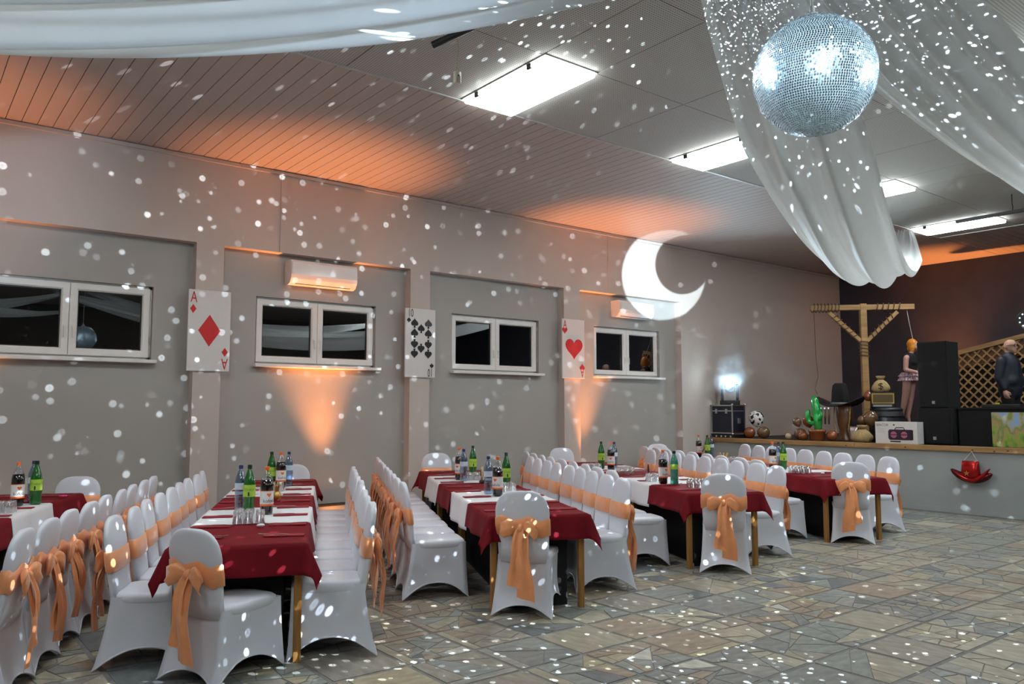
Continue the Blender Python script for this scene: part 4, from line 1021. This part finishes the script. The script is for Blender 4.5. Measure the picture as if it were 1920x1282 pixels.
# ---- T-shaped wooden post with braces and rope
t = thing('gallows_post', 'wooden T-shaped post with two rope-wrapped braces on the stage', 'post', (14.6, 7.76, SZ), PI / 4)
MB().bev(-.055, .055, -.06, .06, 0, 2.58, .008).build('post', m_wood, t)
MB().bev(-.05, .05, -.93, .97, 2.46, 2.56, .008).build('crossbeam', m_wood, t)
for sg, L in ((-1, .55), (1, .55)):
    MB().bev(-.04, .04, -.035, .035, 0, .80, .006, Matrix.Translation((0, sg * .05, 1.86)) @ Matrix.Rotation(-sg * .80, 4, 'X')).build('brace', m_wood, t)
mrope = M('rope', (.10, .06, .03), .8, var=.3, scale=40)
def coil(y0, y1, z0, z1, r, turns, name='rope'):
    pts = []
    for i in range(turns * 10 + 1):
        f = i / (turns * 10); a = 2 * PI * turns * f; c0 = Vector((0, y0 + (y1 - y0) * f, z0 + (z1 - z0) * f)); d = Vector((0, y1 - y0, z1 - z0)).normalized(); n_ = Vector((0, -d.z, d.y))
        pts.append(c0 + Vector((1, 0, 0)) * r * math.cos(a) + n_ * r * math.sin(a))
    MB().tube(pts, .009, 5).build(name, mrope, t)
coil(.12, .55, 1.93, 2.37, .055, 6); coil(-.12, -.55, 1.93, 2.37, .055, 6); coil(.42, .94, 2.51, 2.51, .085, 8); coil(0, 0, 1.55, 1.88, .09, 5); coil(-.2, -.7, 2.51, 2.51, .08, 5)
MB().tube([(0, .90, 2.47), (0, .89, 1.6), (0, .86, 1.2), (0, .92, .95), (0, .88, .85)], .006, 6).build('hanging_rope', mrope, t)
MB().tube([(0, -.80, 2.46), (-.1, -.80, 2.2), (-.24, -.806, 1.84)], .005, 6).build('hanging_cord', m_metalgrey, t)

# ---- figures
def blob(parts, name, mat, parent, voxel=.016, it=4):
    mb = MB()
    for q in parts:
        if len(q) == 4: mb.cap(q[0], q[1], q[2], q[3])
        else: mb.ell(q[0], q[1], 18, 12)
    o = mb.build(name, mat, parent, True)
    m = o.modifiers.new('one_skin', 'REMESH'); m.mode = 'VOXEL'; m.voxel_size = voxel; m.use_smooth_shade = True
    m = o.modifiers.new('soft', 'SMOOTH'); m.iterations = it; m.factor = .5
    return o
def hand(w_, d, side, sc=1.0):
    """palm, four fingers and thumb hanging from wrist w_ along d, curling inwards"""
    w_ = Vector(w_); d = Vector(d).normalized(); s_ = Vector(side).normalized(); c_ = d.cross(s_)
    out = [(w_, w_ + d * .06 * sc, .03 * sc, .036 * sc), (w_ + d * .05 * sc - s_ * .018, w_ + d * .09 * sc - s_ * .022, .024 * sc, .02 * sc), (w_ + d * .05 * sc + s_ * .018, w_ + d * .09 * sc + s_ * .022, .024 * sc, .02 * sc)]
    for i, (o_, L) in enumerate(((-.032, .062), (-.011, .072), (.011, .068), (.031, .054))):
        a = w_ + d * .09 * sc + s_ * o_ * sc; b_ = a + (d * .8 + c_ * .35) * L * .55 * sc; e_ = b_ + (d * .45 + c_ * .8) * L * .5 * sc
        out += [(a, b_, .0115 * sc, .010 * sc), (b_, e_, .010 * sc, .0085 * sc)]
    a = w_ + d * .025 * sc - s_ * .03 * sc; b_ = a + (d * .6 - s_ * .6 + c_ * .3) * .05 * sc; out += [(a, b_, .015 * sc, .012 * sc), (b_, b_ + (d * .9 + c_ * .3) * .035 * sc, .012 * sc, .009 * sc)]
    return out
# man: local frame, faces -y (to the right of the picture); z up from the stage floor
t = thing('person', 'bald person in dark navy jacket and glasses standing in profile on stage', 'person', (15.2, 5.5, SZ), math.radians(-8))
V = Vector
HC = V((0, -.03, 1.66))
body = [(HC, (.082, .100, .112)), (HC + V((0, -.035, -.055)), (.066, .070, .062)), (HC + V((0, -.01, .02)), (.083, .102, .09)), ((0, .01, 1.44), (0, -.01, 1.60), .064, .060),
        (HC + V((0, -.098, -.012)), HC + V((0, -.112, -.035)), .013, .019), (HC + V((0, -.07, -.10)), (.035, .03, .022)), (HC + V((0, -.09, -.068)), (.026, .012, .008)), (HC + V((0, -.092, -.079)), (.024, .012, .008)),
        (HC + V((.08, .012, -.012)), (.012, .022, .034)), (HC + V((-.08, .012, -.012)), (.012, .022, .034)), (HC + V((0, -.085, .022)), (.055, .02, .012)),
        ((0, .0, 1.0), (0, .01, 1.40), .13, .14), ((-.10, 0, .92), (-.10, -.02, .5), .08, .06), ((.10, 0, .92), (.10, .02, .5), .08, .06), ((-.10, -.02, .5), (-.10, 0, .08), .06, .04), ((.10, .02, .5), (.10, .03, .08), .06, .04),
        ((-.2, .02, 1.38), (-.235, .05, 1.10), .055, .045), ((-.235, .05, 1.10), (-.22, -.02, .90), .04, .03), ((.2, .02, 1.38), (.235, -.02, 1.12), .055, .045), ((.235, -.02, 1.12), (.2, -.20, .98), .04, .03)]
body += hand((-.22, -.025, .89), (0, -.25, -1), (0, 1, -.2), 1.08) + hand((.2, -.20, .98), (-.1, -1, -.2), (1, 0, 0), 1.08)
bd = blob(body, 'body', m_skin, t, .011, 3)
blob([((0, 0, .98), (0, .01, 1.36), .185, .175), ((-.12, .0, 1.0), (-.10, .01, 1.36), .12, .12), ((.12, .0, 1.0), (.10, .01, 1.36), .12, .12), ((-.08, -.06, 1.05), (.08, -.06, 1.05), .13, .13), ((-.17, .015, 1.40), (.17, .015, 1.40), .085, .085), ((0, .02, 1.42), (0, .0, 1.51), .10, .078),
      ((-.2, .015, 1.39), (-.245, .05, 1.10), .088, .072), ((-.245, .05, 1.10), (-.22, -.02, .915), .068, .05), ((.2, .015, 1.39), (.245, -.02, 1.12), .088, .072), ((.245, -.02, 1.12), (.2, -.185, .985), .066, .05), ((0, 0, .9), (0, 0, 1.0), .19, .19)], 'jacket', m_navy, t, .018, 3)
blob([((-.10, 0, .90), (-.10, -.02, .5), .115, .088), ((.10, 0, .90), (.10, .02, .5), .115, .088), ((-.10, -.02, .5), (-.10, 0, .10), .085, .072), ((.10, .02, .5), (.10, .03, .10), .085, .072), ((-.06, 0, .90), (.06, 0, .90), .15, .15)], 'trousers', m_blackmat, t, .018, 3)
for x in (-.10, .10): MB().loft([super_ring(x, -.04, z, a, b_, 2.4, 16) for z, a, b_ in ((0, .045, .13), (.03, .048, .135), (.07, .044, .10), (.11, .045, .06))]).build('shoe', m_black, t, True)
gm = MB()
for x in (-.036, .036): gm.tube([HC + V((x + .029 * math.cos(a), -.112 + abs(x) * .2, .0 + .024 * math.sin(a))) for a in [2 * PI * i / 16 for i in range(17)]], .0045, 6)
for x in (-.088, .088): gm.tube([HC + V((x * .74, -.104, .006)), HC + V((x, -.06, .008)), HC + V((x, .01, .004))], .004, 6)
gm.tube([HC + V((-.01, -.114, .004)), HC + V((.01, -.114, .004))], .004, 6); gm.build('glasses', M('dark_red_frame', (.06, .008, .01), .3), t)
for x in (-.034, .034): MB().ell(HC + V((x, -.094, .0)), (.013, .008, .008), 10, 8).build('eye', m_ink, t, True)

# hanging doll: faces -y
t = thing('hanging_doll', 'life size doll with orange bob hair and frilly skirt hanging behind the loudspeaker', 'doll', (15.0, 7.08, SZ + .46))
HD = V((0, -.06, 1.30))
mdoll = M('doll_skin', (.50, .27, .23), .4)
body = [(HD, (.072, .088, .105)), (HD + V((0, -.045, -.05)), (.05, .048, .05)), (HD + V((0, -.09, -.022)), (.012, .016, .014)), (HD + V((0, -.075, -.06)), (.02, .014, .012)), (HD + V((0, -.07, -.09)), (.022, .02, .016)), ((0, .01, 1.08), (0, -.04, 1.22), .042, .04),
        ((0, .02, .80), (0, .02, 1.05), .10, .12), ((-.1, .02, 1.06), (.1, .02, 1.06), .06, .06), ((0, .03, .72), (0, .02, .82), .13, .11), ((-.055, -.06, .98), (.055, -.06, .98), .052, .052),
        ((-.155, .01, 1.05), (-.17, .02, .84), .05, .042), ((-.17, .02, .84), (-.14, -.26, .76), .04, .03), ((.155, .01, 1.05), (.17, .02, .84), .05, .042), ((.17, .02, .84), (.14, -.28, .78), .04, .03),
        ((-.075, .03, .72), (-.07, .09, .38), .088, .06), ((-.07, .09, .38), (-.065, .17, .02), .062, .036), ((.075, .03, .72), (.07, .06, .36), .088, .06), ((.07, .06, .36), (.065, .12, -.02), .062, .036), ((-.065, .17, .02), (-.065, .15, -.09), .036, .026), ((.065, .12, -.02), (.065, .10, -.13), .036, .026)]
body += hand((-.14, -.26, .76), (0, -1, -.15), (1, 0, 0), .85) + hand((.14, -.28, .78), (0, -1, -.15), (-1, 0, 0), .85)
blob(body, 'body', mdoll, t, .012, 3)
blob([(HD + V((0, .02, .02)), (.088, .098, .105)), (HD + V((.062, .0, -.05)), (.03, .065, .07)), (HD + V((-.062, .0, -.05)), (.03, .065, .07)), (HD + V((0, .06, -.06)), (.075, .05, .07))], 'hair', M('orange_hair', (.62, .20, .01), .5, var=.15, scale=30), t, .011, 2)
blob([((0, .02, .76), (0, .02, 1.04), .125, .135), ((-.055, -.06, .98), (.055, -.06, .98), .062, .062), ((-.08, .03, 1.04), (-.06, .03, 1.12), .04, .03), ((.08, .03, 1.04), (.06, .03, 1.12), .04, .03)], 'tank_top', m_blackmat, t, .014, 3)
mfr = M('floral_frill', (.42, .28, .32), .7, var=.6, scale=30)
sk = thing
fr = MB()
for z0, z1, r0, r1 in ((.80, .72, .14, .19), (.74, .64, .155, .205)):
    fr.grid(lambda u, v: ((r0 + (r1 - r0) * v) * (1 + .08 * v * math.sin(22 * 2 * PI * u)) * math.cos(2 * PI * u) * .95, .03 + (r0 + (r1 - r0) * v) * (1 + .08 * v * math.sin(22 * 2 * PI * u)) * math.sin(2 * PI * u), z0 + (z1 - z0) * v), 132, 4)
fr.build('frilly_skirt', mfr, t, True)
MB().ell(HD + V((-.035, -.078, .0)), (.010, .006, .006), 10, 8).build('eye', m_ink, t, True); MB().ell(HD + V((.035, -.078, .0)), (.010, .006, .006), 10, 8).build('eye', m_ink, t, True)

# ---- wooden trellis with sloping rail
t = thing('wooden_trellis', 'wooden diamond lattice trellis with sloping top rail behind the man', 'trellis', (17.3, 0, SZ))
ya_, yb2 = 7.38, 4.9
def topz(y): return 1.64 + (7.38 - y) * .215
def clipseg(c_, sl):
    pts = []
    N_ = 240; prev = None
    for i in range(N_ + 1):
        y = ya_ + (yb2 - ya_) * i / N_; z = c_ + sl * y
        ok = 0.02 <= z <= topz(y)
        if ok: pts.append((y, z))
    return (pts[0], pts[-1]) if len(pts) > 12 else None
for sl, xo in ((1, 0), (-1, .014)):
    c_ = -12
    while c_ < 14:
        sg = clipseg(c_, sl); c_ += .185
        if not sg: continue
        (y0_, z0_), (y1_, z1_) = sg; d = V((0, y1_ - y0_, z1_ - z0_)); n_ = V((0, -d.z, d.y)).normalized() * .016
        a, b_ = V((xo, y0_, z0_)), V((xo, y1_, z1_)); e_ = V((.011, 0, 0))
        MB().loft([[a - n_, a + n_, a + n_ + e_, a - n_ + e_], [b_ - n_, b_ + n_, b_ + n_ + e_, b_ - n_ + e_]]).build('slat', m_wood, t)
MB().loft([[(-.03, y, topz(y)), (.05, y, topz(y)), (.05, y, topz(y) + .09), (-.03, y, topz(y) + .09)] for y in (ya_, yb2)]).build('top_rail', m_wood, t)
MB().bev(-.03, .05, ya_ - .05, ya_ + .03, 0, 1.66, .006).build('end_post', m_wood, t)
MB().bev(-.03, .05, yb2 - .05, yb2 + .03, 0, topz(yb2), .006).build('end_post', m_wood, t)
MB().loft([[(.06, y, topz(y) - .30), (.075, y, topz(y) - .30), (.075, y, topz(y)), (.06, y, topz(y))] for y in (ya_, yb2)]).build('backing_strip', M('brown_board', (.13, .05, .025), .6), t)
MB().loft([[(.09, y, .02), (.10, y, .02), (.10, y, topz(y) - .30), (.09, y, topz(y) - .30)] for y in (ya_, yb2)]).build('backing_cloth', m_blackmat, t)

# ---- light stand at the right edge
t = thing('light_stand', 'black lighting stand with LED par lamps at the right picture edge', 'light stand', (14.2, 4.76, SZ))
MB().cyl((0, 0, 0), (0, 0, 2.15), .02).build('pole', m_black, t)
for a in (0, 2.1, 4.2): MB().cyl((0, 0, .45), (.4 * math.cos(a), .4 * math.sin(a), .01), .012).build('leg', m_black, t)
mled = emis('led_white', (.9, .95, 1), 1.2)
for i, (z, r, yo) in enumerate(((1.98, .16, .06), (1.55, .09, .05), (1.22, .09, .05), (.95, .09, .05), (.62, .09, .05))):
    T = Matrix.Translation((-.05, yo, z)) @ Matrix.Rotation(math.atan2(-4.9, -14.2), 4, 'Z') @ Matrix.Rotation(PI / 2, 4, 'Y')
    ph_ = MB().lathe([(r * .7, -.10), (r, -.06), (r, .05), (r * .93, .055), (r * .9, .045), (.01, .043)], 22, T).build('par_lamp', m_black, t)
    if i == 0:
        for j in range(10): MB().ell((r * .7 * math.cos(j * PI / 5), r * .7 * math.sin(j * PI / 5), .05), .012, 8, 6, T).build('led', mled, ph_, True)
    else: MB().lathe([(.001, .05), (r * .55, .05)], 16, T, caps=False).build('lens', m_silver, ph_)

# ---- foil hat balloon hung on the stage front
t = thing('foil_hat_balloon', 'shiny red cowboy hat foil balloon hanging on the stage front', 'balloon', (XS - .10, 5.21, .47))
mfoil = M('red_foil', (.42, .012, .01), .18, .6, var=.3, scale=14, bump=.25, bscale=14)
mfoil2 = M('dark_red_foil', (.10, .004, .006), .22, .6, var=.3, scale=14, bump=.25, bscale=14)
rings = []
for i in range(21):
    s_ = i / 20 * 2 - 1; y = -s_ * .29; zc = .07 + .10 * s_ * s_ - .02 * s_; hh = .055 * (1 - abs(s_) ** 3) ** .5 + .012; dd = .05 * (1 - abs(s_) ** 3) ** .5 + .01
    rings.append([(dd * math.cos(2 * PI * j / 14), y, zc + hh * math.sin(2 * PI * j / 14)) for j in range(14)])
MB().loft(rings).build('brim', mfoil2, t, True)
rings = []
for i in range(15):
    s_ = i / 14 * 2 - 1; y = -s_ * .24 - .03; zc = .05 + .12 * s_ * s_ + .06 * (s_ > 0) * s_; hh = .03 * (1 - abs(s_) ** 3) ** .5 + .008
    rings.append([(-.035 + .035 * math.cos(2 * PI * j / 12), y, zc + hh * math.sin(2 * PI * j / 12)) for j in range(12)])
MB().loft(rings).build('brim_edge', mfoil, t, True)
MB().loft([super_ring(-.01, .0, z, a, b_, 3, 20) for z, a, b_ in ((.08, .055, .11), (.14, .07, .13), (.22, .065, .125), (.29, .05, .12), (.335, .02, .115))]).build('crown', mfoil, t, True)
st = []
for i in range(10): a = PI / 2 + i * PI / 5; r = .04 if i % 2 == 0 else .017; st.append((r * math.cos(a), r * math.sin(a)))
MB().prism(st, 0, .006, Matrix.Translation((-.082, .03, .155)) @ Matrix.Rotation(-PI / 2, 4, 'Z') @ Matrix.Rotation(PI / 2, 4, 'X')).build('star', m_gold, t)
for y in (-.10, .10): MB().tube([(0, y, .33), (.05, .0, .47)], .003, 5).build('string', m_labelw, t)
